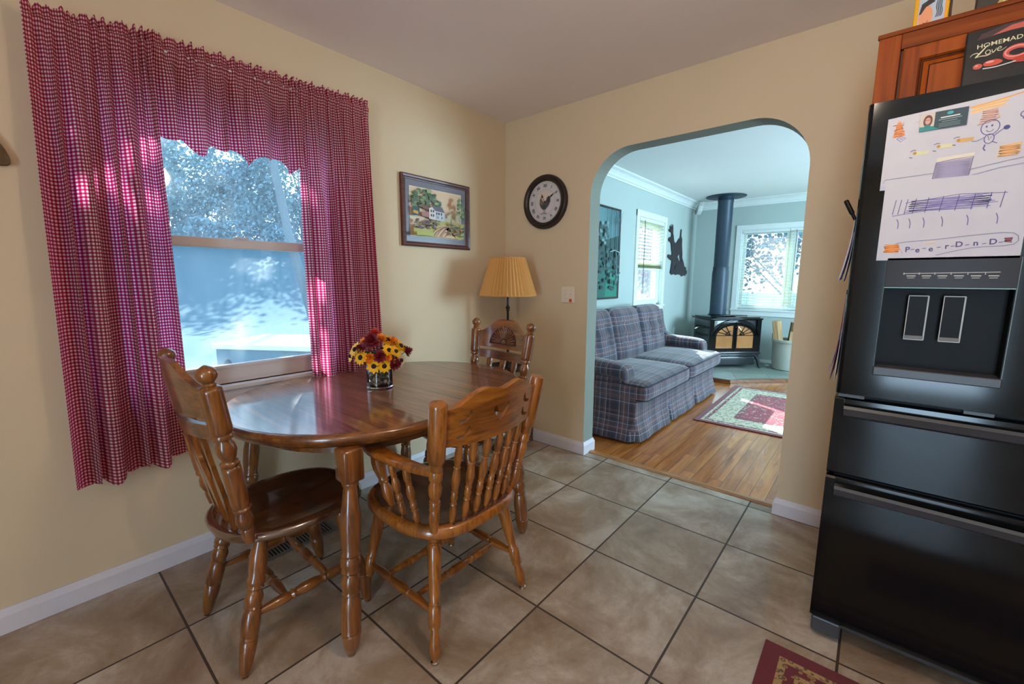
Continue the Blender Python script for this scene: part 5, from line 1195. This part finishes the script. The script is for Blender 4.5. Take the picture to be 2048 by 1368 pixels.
for k in range(2):
    yc = Y0+.01+ws*(k+.5); bm = B(); soft_box(bm, (.685, yc, .405), (.70, ws-.004, .155), .055, 14, .028); cu = box_uv(obj('seat_cushion', bm, M_plaid, s_, 180))
    for zz in (.462, .350):
        bm = B(); hx, hy, r_ = .35, (ws-.004)/2, .06; loop = []
        for cx, cy, a0 in ((1, 1, 0), (-1, 1, PI/2), (-1, -1, PI), (1, -1, 1.5*PI)):
            for i in range(6): a = a0+PI/2*i/5; loop.append((.685+cx*(hx-r_)+r_*math.cos(a), yc+cy*(hy-r_)+r_*math.sin(a), zz))
        tube(bm, loop, .005, 6, closed=True); obj('piping', bm, plain('navy_piping', rgb(40, 44, 62), .8) if k+zz < .5 else bpy.data.materials['navy_piping'], cu, 180)
# pleated skirt round three sides
def skirt():
    bm = B(); path = []
    def seg(a, b, n): return [Vector(a).lerp(Vector(b), i/n) for i in range(n)]
    P_ = seg((.07, Y0+.005), (.955, Y0+.005), 60)+seg((.955, Y0+.005), (.955, Y1-.005), 140)+seg((.955, Y1-.005), (.07, Y1-.005), 61)
    rows = []
    L_ = 0; Ls = []
    for i, p in enumerate(P_): L_ += (p-P_[i-1]).length if i else 0; Ls.append(L_)
    for z, am, fl in ((.36, 0, 0), (.20, .003, .004), (.185, .0, .010), (.17, .004, .008), (.10, .010, .026), (.02, .015, .045)):
        row = []
        for i, p in enumerate(P_):
            a = P_[max(0, i-1)]; b_ = P_[min(len(P_)-1, i+1)]; d = (b_-a).normalized(); nrm = Vector((d.y, -d.x)); l = Ls[i]
            w_ = .22*math.sin(l*31)+.3*math.sin(l*13+1)
            for c0 in (.885, .885+.70, .885+1.39, .885+2.07): w_ -= 3.4*math.exp(-((l-c0)/.022)**2)
            q = p+nrm*(fl+am*w_); row.append(bm.verts.new((q.x, q.y, z)))
        rows.append(row)
    for A, Bq in zip(rows, rows[1:]):
        for i in range(len(A)-1): bm.faces.new((A[i], Bq[i], Bq[i+1], A[i+1]))
    return bm
box_uv(obj('skirt', skirt(), M_plaid, s_, 180))

# rug ---------------------------------------------------------------------------------
b = B(); box(b, -1.2, 1.2, -.81, .81, 0, .010, bevel=.003)
lr = obj('living_room_rug', b, rugmat('living_room_rug_pile', 2.4, 1.62, rgb(150, 14, 44), rgb(112, 26, 40), rgb(196, 190, 160), rgb(62, 50, 48), 1.25)); lr.location = (2.305, 2.150, 0); lr.rotation_euler = (0, 0, .012); setp(lr, 'red oriental rug with cream border on the living room oak floor', 'rug')

# hearth --------------------------------------------------------------------------------
m = NM('slate_hearth'); v = m.coord(); vo = m.n('ShaderNodeTexVoronoi', feature='DISTANCE_TO_EDGE'); vo.inputs['Scale'].default_value = 2.4; m.l(v, vo.inputs['Vector']); vc = m.n('ShaderNodeTexVoronoi'); vc.inputs['Scale'].default_value = 2.4; m.l(v, vc.inputs['Vector'])
nz = m.noise(v, 6, 6); c_ = m.ramp(m.sep(vc.outputs['Color'])[0], [(0, rgb(112, 128, 124)), (.5, rgb(140, 148, 138)), (1, rgb(160, 170, 166))]); c_ = m.mix(m.math('MULTIPLY', nz.outputs['Fac'], .4), c_, rgb(98, 112, 104))
m.color(m.mix(m.math('LESS_THAN', vo.outputs['Distance'], .012), c_, rgb(120, 122, 112))); m.set(Roughness=.5); M_slate = m.m
h_ = thing('hearth', 'low grey slate hearth with oak edging under the wood stove', 'hearth', (0, 0, 0))
hp = [(.0, 3.03), (1.01, 3.03), (1.93, 3.97), (1.93, LY-.016), (.0, LY-.016)]
bm = B(); prism(bm, [(x+(.02 if x < .1 else 0), y) for x, y in hp], thick=.046, mp=lambda u, v, w: (u, v, w+.001)); obj('slate_top', bm, M_slate, h_)
def strip(a, b_, nm):
    a, b_ = Vector((*a, 0)), Vector((*b_, 0)); d = (b_-a).normalized(); n = Vector((d.y, -d.x, 0)); bb = B()
    prism(bb, [(0, 0), (.022, 0), (.022, .010), (.012, .016), (.012, .044), (.008, .050), (-.02, .050), (-.02, .0465), (0, .046)], thick=(b_-a).length, mp=lambda u, v, w: a+d*w+n*u+Vector((0, 0, v))); obj(nm, bb, M_oakx, h_, 30)
strip((.016, 3.03), (1.012, 3.03), 'oak_edging'); strip((1.008, 3.028), (1.932, 3.972), 'oak_edging'); strip((1.93, 3.968), (1.93, LY-.02), 'oak_edging')

# wood stove -------------------------------------------------------------------------------
st = thing('wood_stove', 'black enamelled cast iron wood stove with arched glass doors on the hearth', 'stove', (.69, 3.99, .047), PI/4)
# local: front faces -Y, width along X
SW, SD = .375, .23
bm = B(); box(bm, -SW+.02, SW-.02, -SD+.02, SD, .19, .675, bevel=.012); obj('firebox', bm, M_iron, st, 30)
bm = B(); box(bm, -SW-.01, SW+.01, -SD-.015, SD+.02, .675, .70, bevel=.010, seg=3); box(bm, -SW+.02, SW-.02, -SD+.01, SD, .70, .712, bevel=.005); obj('top_plate', bm, M_black, st, 30)
bm = B(); box(bm, -SW+.005, SW-.005, -SD+.005, SD, .165, .20, bevel=.01); box(bm, -.30, .30, -SD-.02, SD-.05, .05, .166, bevel=.01); box(bm, -SW-.0, SW, -SD-.02, -SD+.02, .20, .235, bevel=.008); obj('ash_pan', bm, M_iron, st, 30)
for sx_ in (-1, 1):
    bm = B(); prism(bm, [(-.03, .0)]+[(p[0], p[1]) for p in []]+[(.03, .0), (.03, .48), (-.03, .48)], thick=.02, mp=lambda u, v, w, s=sx_: (s*(SW-.035)+u, -SD+.018-w, .20+v)); obj('corner_column', bm, M_black, st, 30)
M_fire = NM('stove_glass'); M_fire.set(Roughness=.12, Coat_Weight=1.0); vv = M_fire.noise(M_fire.coord(), 3, 2); M_fire.color(M_fire.mix(vv.outputs['Fac'], rgb(150, 96, 58), rgb(190, 136, 84))); M_fire = M_fire.m
for sx_ in (-1, 1):
    # half-arch door with cut-out window
    def arc(r0, r1, zc, n=12): return [(sx_*(r0*math.cos(PI/2*i/n)), zc+r1*math.sin(PI/2*i/n)) for i in range(n+1)]
    out = [(sx_*.004, .235), (sx_*.315, .235)]+[(x+sx_*.0, z) for x, z in arc(.315, .20, .445)]; out[-1] = (sx_*.004, .645)
    inn = [(sx_*.030, .285), (sx_*.270, .285)]+arc(.270, .155, .445); inn[-1] = (sx_*.030, .600)
    inn = inn[:-2]+[(sx_*.030, .598)]
    if sx_ < 0: out.reverse(); inn.reverse()
    bm = B(); prism(bm, out, [inn], .018, lambda u, v, w: (u, -SD+.018-w, v)); dr = obj('door', bm, M_black, st, 30)
    bm = B(); prism(bm, inn, thick=.004, mp=lambda u, v, w: (u, -SD+.012-w, v)); obj('door_glass', bm, M_fire, dr)
    bm = B()
    for r_ in (.300, .325, .345): tube(bm, [(sx_*r_*math.cos(PI/2*i/14+.05), -SD-.004-.004*(r_ < .31), .445+(r_-.11)*math.sin(PI/2*i/14+.05)) for i in range(14)], .006, 6)
    obj('arch_moulding', bm, M_black, dr, 60)
    bm = B(); 
    for a in (.35, .75, 1.15): tube(bm, [(sx_*(.06+.0*a), -SD+.002, .46), (sx_*(.06+.19*math.cos(a)), -SD+.002, .46+.14*math.sin(a))], .005, 5)
    tube(bm, [(sx_*.03, -SD+.002, .462), (sx_*.265, -SD+.002, .462)], .005, 5); tube(bm, [(sx_*(.06+.07*math.cos(PI*i/20)), -SD+.002, .46+.06*math.sin(PI*i/20)) for i in range(11)], .005, 5)
    obj('tracery', bm, M_black, dr, 60)
bm = B(); turned(bm, (.02, -SD-.0, .57), (.02, -SD-.045, .575), [(0, .008), (1, .008)], 10); turned(bm, (.02, -SD-.04, .58), (.05, -SD-.045, .535), [(0, .009), (1, .011)], 10); obj('door_handle', bm, M_steel, st, 50)
for sx_ in (-1, 1):
    for sy_ in (-1, 1):
        x0, y0 = sx_*(SW-.045), sy_*(SD-.04)-.01; bm = B()
        pts = spl([(x0-sx_*.03, y0, .20), (x0+sx_*.005, y0+sy_*.005, .165), (x0+sx_*.035, y0+sy_*.02, .10), (x0+sx_*.045, y0+sy_*.03, .04), (x0+sx_*.065, y0+sy_*.04, .006)], 4)
        tube(bm, pts, [.030-.016*i/(len(pts)-1)+(.006 if i == len(pts)-1 else 0) for i in range(len(pts))], 10); obj('leg', bm, M_iron, st, 60)
bm = B(); tube(bm, [(-SW-.0, -.06, .56), (-SW-.04, -.065, .565), (-SW-.09, -.07, .560), (-SW-.13, -.075, .545)], .009, 8); obj('side_handle', bm, M_steel, st, 60)
bm = B(); turned(bm, (-.02, -.04, .712), (-.02, -.04, .722), [(0, .11), (.5, .115), (1, .10)], 28); tube(bm, [(-.13, -.12, .728), (0, -.13, .730), (.20, -.16, .728)], .009, 8); obj('griddle_and_lifter', bm, M_black, st, 50)
bm = B()
for z in (.33, .44, .55): box(bm, -SW+.012, -SW+.022, -SD+.06, SD-.06, z, z+.035, bevel=.004); box(bm, SW-.022, SW-.012, -SD+.06, SD-.06, z, z+.035, bevel=.004)
obj('side_ribs', bm, M_black, st, 30)
pp = thing('stove_pipe', 'tall blue-black flue pipe rising from the stove to a round ceiling collar', 'flue pipe', (.520, 4.160, 0))
bm = B(); turned(bm, (0, 0, .755), (0, 0, H-.006), [(0, .118), (.012, .118), (.013, .112), (.36, .112), (.40, .104), (.405, .107), (.415, .107), (.42, .100), (.955, .100), (.96, .104), (.97, .104), (.975, .100), (1, .100)], 36); obj('pipe', bm, M_pipe, pp, 40)
bm = B(); turned(bm, (0, 0, H-.012), (0, 0, H-.0015), [(0, .255), (.5, .262), (1, .262)], 48); obj('ceiling_collar', bm, M_pipe, pp, 40)
bm = B(); turned(bm, (0, 0, .748), (0, 0, .772), [(0, .14), (.5, .135), (1, .118)], 32); obj('flue_collar', bm, M_black, pp, 40)

# crock with firewood ---------------------------------------------------------------------------
k_ = thing('stoneware_crock', 'pale grey stoneware crock holding firewood below the back window', 'crock', (1.435, 4.255, .048))
M_stone = plain('grey_salt_glaze', rgb(172, 172, 162), .3, 0, Coat_Weight=.5)
bm = B(); N = 48; pr = [(.001, 0), (.165, 0), (.178, .01), (.190, .10), (.196, .30), (.194, .372), (.196, .376), (.208, .382), (.210, .412), (.204, .420), (.192, .420), (.182, .412), (.178, .36), (.176, .10), (.160, .03), (.001, .028)]
loft(bm, [[(r_*math.cos(2*PI*i/N), r_*math.sin(2*PI*i/N), z) for i in range(N)] for r_, z in pr]); bmesh.ops.recalc_face_normals(bm, faces=bm.faces[:]); obj('body', bm, M_stone, k_, 40)
M_bark = wood('split_log_bark', rgb(70, 54, 40), rgb(110, 86, 62), rgb(150, 122, 90), 2, .9, 0, .6); M_split = wood('split_log_face', rgb(150, 118, 80), rgb(184, 150, 108), rgb(206, 176, 134), 2, .8, 0, .6)
def log(label, x, y, tx, ty, h, r_, seed):
    rnd = random.Random(seed); o = thing('firewood_log', label, 'firewood', (1.435+x, 4.255+y, .085), 0, 'split logs standing in the crock'); o.rotation_euler = (ty, tx, rnd.random()*3)
    prof = [(r_*math.cos(a)*(1+.08*rnd.random()), r_*math.sin(a)*(1+.08*rnd.random())) for a in [PI*.95*i/7 for i in range(8)]]+[(0, -r_*.35)]
    bm = B(); prism(bm, prof, thick=h); bm.normal_update()
    for f in bm.faces: f.material_index = 0 if (abs(f.normal.z) < .5 and f.normal.y > -.15) else 1
    obj('bark_and_core', bm, [M_bark, M_split], o)
for a in [('tall pale split log leaning left in the crock', -.07, -.06, -.16, .05, .64, .052, 1), ('tall darker log right behind the pale leaning one', -.01, .02, -.10, -.03, .62, .045, 2), ('short stubby log at the crock rim nearest the stove', -.115, .01, -.10, 0, .46, .055, 3), ('thick rough log at the middle right of the crock', .05, -.03, .04, .03, .49, .07, 4), ('log at far right of the crock beside the wall edge', .10, .05, .10, -.02, .50, .055, 5)]: log(*a)
fr = obj('door_stop_block', (lambda b: (box(b, -.025, .025, -.02, .02, 0, .02, bevel=.006), b)[1])(B()), M_ltrim, None); fr.location = (1.185, 4.33, .0475); setp(fr, 'small white block on the hearth left of the crock', 'block')

# living room wall pieces --------------------------------------------------------------------------
p_ = thing('forest_picture', 'tall dark framed green forest scene on the living room wall above the sofa', 'picture', (.002, 1.60, 1.545))
obj('frame', frame_mesh(.68, .985, .022, .022), plain('black_brown_frame', rgb(44, 36, 36), .4), p_)
c = Canvas((.008, -.325, -.475), (0, .65, 0), (0, 0, .95)); rnd = random.Random(3)
c.rect(0, 0, 1, 1, rgb(44, 78, 76)); c.poly([(0, .6), (0, 1), (1, 1), (1, .72), (.6, .66)], rgb(92, 132, 138)); c.poly([(0, 0), (0, .34), (.5, .30), (1, .36), (1, 0)], rgb(30, 92, 82)); c.poly([(.55, 0), (.6, .2), (1, .3), (1, 0)], rgb(28, 122, 100))
for k in range(90): c.disc(rnd.random(), .08+.5*rnd.random(), .03+.04*rnd.random(), .012+.02*rnd.random(), rnd.choice([rgb(36, 66, 66), rgb(52, 92, 88), rgb(62, 108, 106), rgb(28, 52, 54)]), 8, .5)
for k in range(26): c.disc(.25+.3*rnd.random(), .55+.3*rnd.random(), .05, .02, rnd.choice([rgb(60, 92, 92), rgb(110, 142, 142), rgb(44, 70, 72)]), 7, .6)
for x, w_ in ((.86, .022), (.93, .014), (.70, .018), (.55, .012)): c.stroke([(x-.03, .38), (x, .7), (x+.01, 1.0)], w_, rgb(60, 84, 92)); c.stroke([(x, .8), (x+.07, .93), (x+.1, .99)], w_*.5, rgb(60, 84, 92)); c.stroke([(x, .84), (x-.08, .99)], w_*.5, rgb(60, 84, 92))
c.stroke([(.6, .52), (.75, .54), (.97, .52)], .008, rgb(150, 178, 178)); c.stroke([(.84, .5), (.845, .25)], .008, rgb(130, 160, 162))
c.done('print', p_)
deer = [(3.487, 2.031), (3.50, 1.97), (3.52, 2.02), (3.53, 2.035), (3.535, 1.96), (3.56, 2.03), (3.575, 1.90), (3.595, 1.891), (3.61, 1.85), (3.64, 1.80), (3.70, 1.785), (3.75, 1.807), (3.80, 1.85), (3.865, 1.876), (3.88, 1.99), (3.891, 2.0), (3.905, 1.99), (3.905, 1.9), (3.949, 1.86), (3.955, 1.78), (3.99, 1.667), (4.0, 1.59), (4.04, 1.55), (4.08, 1.516), (4.11, 1.47), (4.185, 1.455), (4.20, 1.42), (4.241, 1.393), (4.235, 1.35), (4.20, 1.36), (4.182, 1.326), (4.09, 1.33), (4.02, 1.315), (3.93, 1.345), (3.829, 1.342), (3.75, 1.335), (3.70, 1.35), (3.598, 1.335), (3.543, 1.364), (3.57, 1.45), (3.586, 1.535), (3.50, 1.55), (3.410, 1.585), (3.43, 1.615), (3.50, 1.615), (3.56, 1.60), (3.575, 1.64), (3.545, 1.70), (3.525, 1.76), (3.495, 1.79), (3.43, 1.795), (3.41, 1.825), (3.45, 1.85), (3.51, 1.862), (3.525, 1.905), (3.49, 1.92), (3.44, 1.925), (3.39, 1.955), (3.42, 1.955), (3.45, 1.95), (3.44, 2.01), (3.455, 2.01), (3.475, 1.955)]
h1 = [(3.80, 1.60), (3.88, 1.66), (3.90, 1.58), (3.93, 1.54), (3.87, 1.545)]; h2 = [(3.70, 1.41), (3.705, 1.50), (3.76, 1.50), (3.73, 1.46)]; h3 = [(3.935, 1.555), (3.955, 1.665), (3.965, 1.665), (3.965, 1.56), (3.95, 1.535)]
bm = B(); prism(bm, deer, [h1, h2, h3], .006, lambda u, v, w: (.008+w, u, v)); 
for y_, z_ in ((3.6, 1.8), (3.8, 1.4)): turned(bm, (0.002, y_, z_), (.008, y_, z_), [(0, .01), (1, .01)], 10)
setp(obj('deer_silhouette', bm, plain('dark_cut_metal', rgb(58, 52, 56), .5, .5)), 'dark cut metal deer silhouette on living room wall left of the stove pipe', 'wall art')

# ================================================================== OUTSIDE
M_grass = NM('haze_blue_lawn'); v = M_grass.coord(); n1 = M_grass.noise(v, .35, 5); n2 = M_grass.noise(v, 9, 4)
M_grass.color(M_grass.mix(n2.outputs['Fac'], M_grass.mix(n1.outputs['Fac'], rgb(40, 66, 84), rgb(56, 84, 96)), rgb(66, 92, 94))); M_grass.set(Roughness=1); M_grass = M_grass.m  # blue haze of the window view is put into the grass colour
def ground_z(x, y):
    if x > -15: return -.5
    t = min(1, (-15-x)/18); return -.5+4.6*(t*t*(3-2*t)*.6+.4*t)*(.9+.1*math.sin(y*.25))
bm = B(); gx = [0, -1, -3, -6, -9]+[-9-1.5*i for i in range(1, 32)]; gy = [-40+3*i for i in range(36)]
V = [[bm.verts.new((x-.16, y, ground_z(x, y)+(.18*noise.noise(Vector((x*.15, y*.15, 0))) if x < -6 else 0))) for y in gy] for x in gx]
for i in range(len(gx)-1):
    for j in range(len(gy)-1): bm.faces.new((V[i][j], V[i][j+1], V[i+1][j+1], V[i+1][j]))
structure('ground', bm, M_grass, None, 180)
bm = B(); V = [[bm.verts.new((x, y, -.5+(max(0, y-12)*.12))) for y in (LY+.16, 8, 12, 20, 40)] for x in (-.16, 5, 12, 30)]
for i in range(3):
    for j in range(4): bm.faces.new((V[i][j], V[i+1][j], V[i+1][j+1], V[i][j+1]))
structure('ground_behind', bm, M_grass, None, 180)
M_tbark = plain('grey_tree_bark', rgb(104, 116, 122), .9); M_crown = plain('grey_green_foliage', rgb(132, 156, 158), .9); M_crown2 = plain('blue_green_foliage', rgb(116, 142, 150), .9)
def tree(label, x, y, h, cr, seed, mat=M_crown, bare=.22, z0=None, name='tree', lean=0, ly=0, tk=.016, group='trees beyond the lawn', n=None, leaf=1.0):
    rnd = random.Random(seed); z = ground_z(x, y)-.1 if z0 is None else z0; t = thing(name, label, name.replace('_', ' '), (x, y, z), 0, group); bm = B()
    tube(bm, [(0, 0, 0), (lean*.3*h*.3, ly*h*.3, h*.3), (lean*.3*h*.6, ly*h*.5, h*.6), (lean*.3*h*.9, ly*h*.5, h*.92)], [h*tk, h*tk*.8, h*tk*.55, h*.003], 7)
    tips = []
    for k in range(16):
        a = rnd.random()*6.28; zb = h*(bare+(.85-bare)*rnd.random()); L_ = cr*(.5+.6*rnd.random()); b0 = Vector((lean*.3*zb, ly*min(zb, h*.5), zb)); e = b0+Vector((math.cos(a)*L_, math.sin(a)*L_, L_*(.4+.6*rnd.random()))); md = (b0+e)/2+Vector((0, 0, .1*L_))
        tube(bm, [b0, md, e], [h*.007, h*.004, h*.0015], 5); tips += [md, e, (md+e)/2]
        for q in range(3):
            e2 = md.lerp(e, .4+.3*q)+Vector((rnd.uniform(-.4, .4), rnd.uniform(-.4, .4), rnd.uniform(.1, .5)))*cr*.5; tube(bm, [md.lerp(e, .3*q+.2), e2], [h*.003, h*.0008], 4); tips.append(e2)
    obj('trunk', bm, M_tbark, t, 180); bm = B(); nn = n or 1100
    for k in range(nn):
        c0 = rnd.choice(tips)+Vector([rnd.gauss(0, cr*.17) for _ in range(3)]); s = leaf*cr*.035*(.6+.8*rnd.random()); u_ = Vector([rnd.gauss(0, 1) for _ in range(3)]).normalized(); w_ = u_.orthogonal().normalized()*s; u_ *= s*1.5
        vs = [bm.verts.new(c0+q) for q in (u_, w_, -u_, -w_)]; bm.faces.new(vs)
    obj('crown', bm, mat, t, 180); return t
tl_ = [(-33, 3.2, 5.6, 2.3), (-34, 5.6, 6.6, 2.4), (-33, 7.6, 6.0, 2.2), (-34, 9.4, 6.8, 2.3), (-33, 11.3, 7.6, 2.6), (-34, 13.5, 8.2, 2.6), (-33, 15.8, 9.0, 3.0), (-35, 18.5, 9, 3.2), (-34, .6, 6.0, 2.5), (-38, 12, 9.0, 3.2), (-38, 6.5, 7.5, 3.0)]
tl_ = [(x, y, h*.95, cr) for x, y, h, cr in tl_]
tn = ['first tree of the hill line seen right of the left curtain', 'second tree from the left on the hill outside the kitchen window', 'third tree from the left on the hill outside the kitchen window', 'short tree at the middle of the hill outside the kitchen window', 'tall tree right of the hill middle outside the kitchen window', 'tree on hill at right behind the leaning trunk', 'tree on hill at the far right edge of the kitchen window', 'tree on hill hidden mostly by the right curtain', 'tree on the hill behind the left curtain', 'taller back row tree on hill, right', 'taller back row tree on hill, left']
for i, ((x, y, h, cr), lb) in enumerate(zip(tl_, tn)): tree(lb, x, y, h, cr, 20+i, M_crown if i % 2 else M_crown2, bare=.04, n=1900)
tree('large leaning tree close outside at the right of the kitchen window', -6.3, 1.55, 9.0, 2.3, 77, M_crown, name='tree', ly=-.22, tk=.011, bare=.48, group='trees near the house', n=4200, leaf=1.1)  # trunk stands in view; unseen crown added to keep sun off the window
for i, (x, y, h, cr, lb) in enumerate([(-2.2, 10.5, 4.2, 1.9, 'frosty shrub outside left part of the window behind the stove'), (.4, 11.5, 5.0, 2.2, 'frosty shrub outside middle of the window behind the stove'), (-4.6, 12.5, 5.5, 2.4, 'tall frosty shrub outside, furthest left through the window behind stove'), (2.8, 11, 4.4, 2.0, 'frosty shrub outside right part of the window behind the stove')]):
    tree(lb, x, y, h, cr, 50+i, plain('frosty_foliage_%d' % i, rgb(86, 108, 118), .9), z0=-.55, name='shrub', group='shrubs behind the house', n=6500, leaf=.6)
b = B(); rnd = random.Random(8)
for k in range(11000):
    y = rnd.uniform(-1, 23); x = -31.5+rnd.uniform(-1.2, 1.2); hgt = 1.5+.7*math.sin(y*.9)+.5*math.sin(y*2.3+1); z = ground_z(x, y)+rnd.random()*hgt
    c0 = Vector((x, y, z)); q = .05+.06*rnd.random(); u_ = Vector([rnd.gauss(0, 1) for _ in range(3)]).normalized(); w_ = u_.orthogonal().normalized()*q; u_ = u_*q*1.6
    b.faces.new([b.verts.new(c0+e) for e in (u_, w_, -u_, -w_)])
setp(obj('undergrowth', b, M_crown2, None, 180), 'low tangled brush along the foot of the hill trees outside the kitchen window', 'brush', kind='stuff')
# white box outside
ob = thing('utility_box', 'long white lidded storage box on the lawn outside the kitchen window', 'storage box', (0, 0, -.52))
M_wbox = plain('white_painted_metal', rgb(222, 228, 230), .5); M_gbox = plain('pale_green_metal_side', rgb(84, 112, 122), .5)

ob.location = (-4.021, -.975, -.52); ob.rotation_euler = (0, 0, math.radians(33))
b = B(); box(b, 0, 2.6, 0, .95, 0, .90, bevel=.01); obj('body', b, M_gbox, ob)
b = B(); box(b, -.03, 2.63, -.03, .98, .90, .97, bevel=.012); obj('lid', b, M_wbox, ob)
b = B(); turned(b, (.16, -.001, .72), (.16, -.012, .72), [(0, .05), (1, .045)], 20); obj('vent_cap', b, M_iron, ob)
b = B(); tube(b, [(2.2, -.01, .55), (2.2, -.03, .57), (2.3, -.03, .57), (2.3, -.01, .55)], .006, 6); obj('handle', b, M_iron, ob)
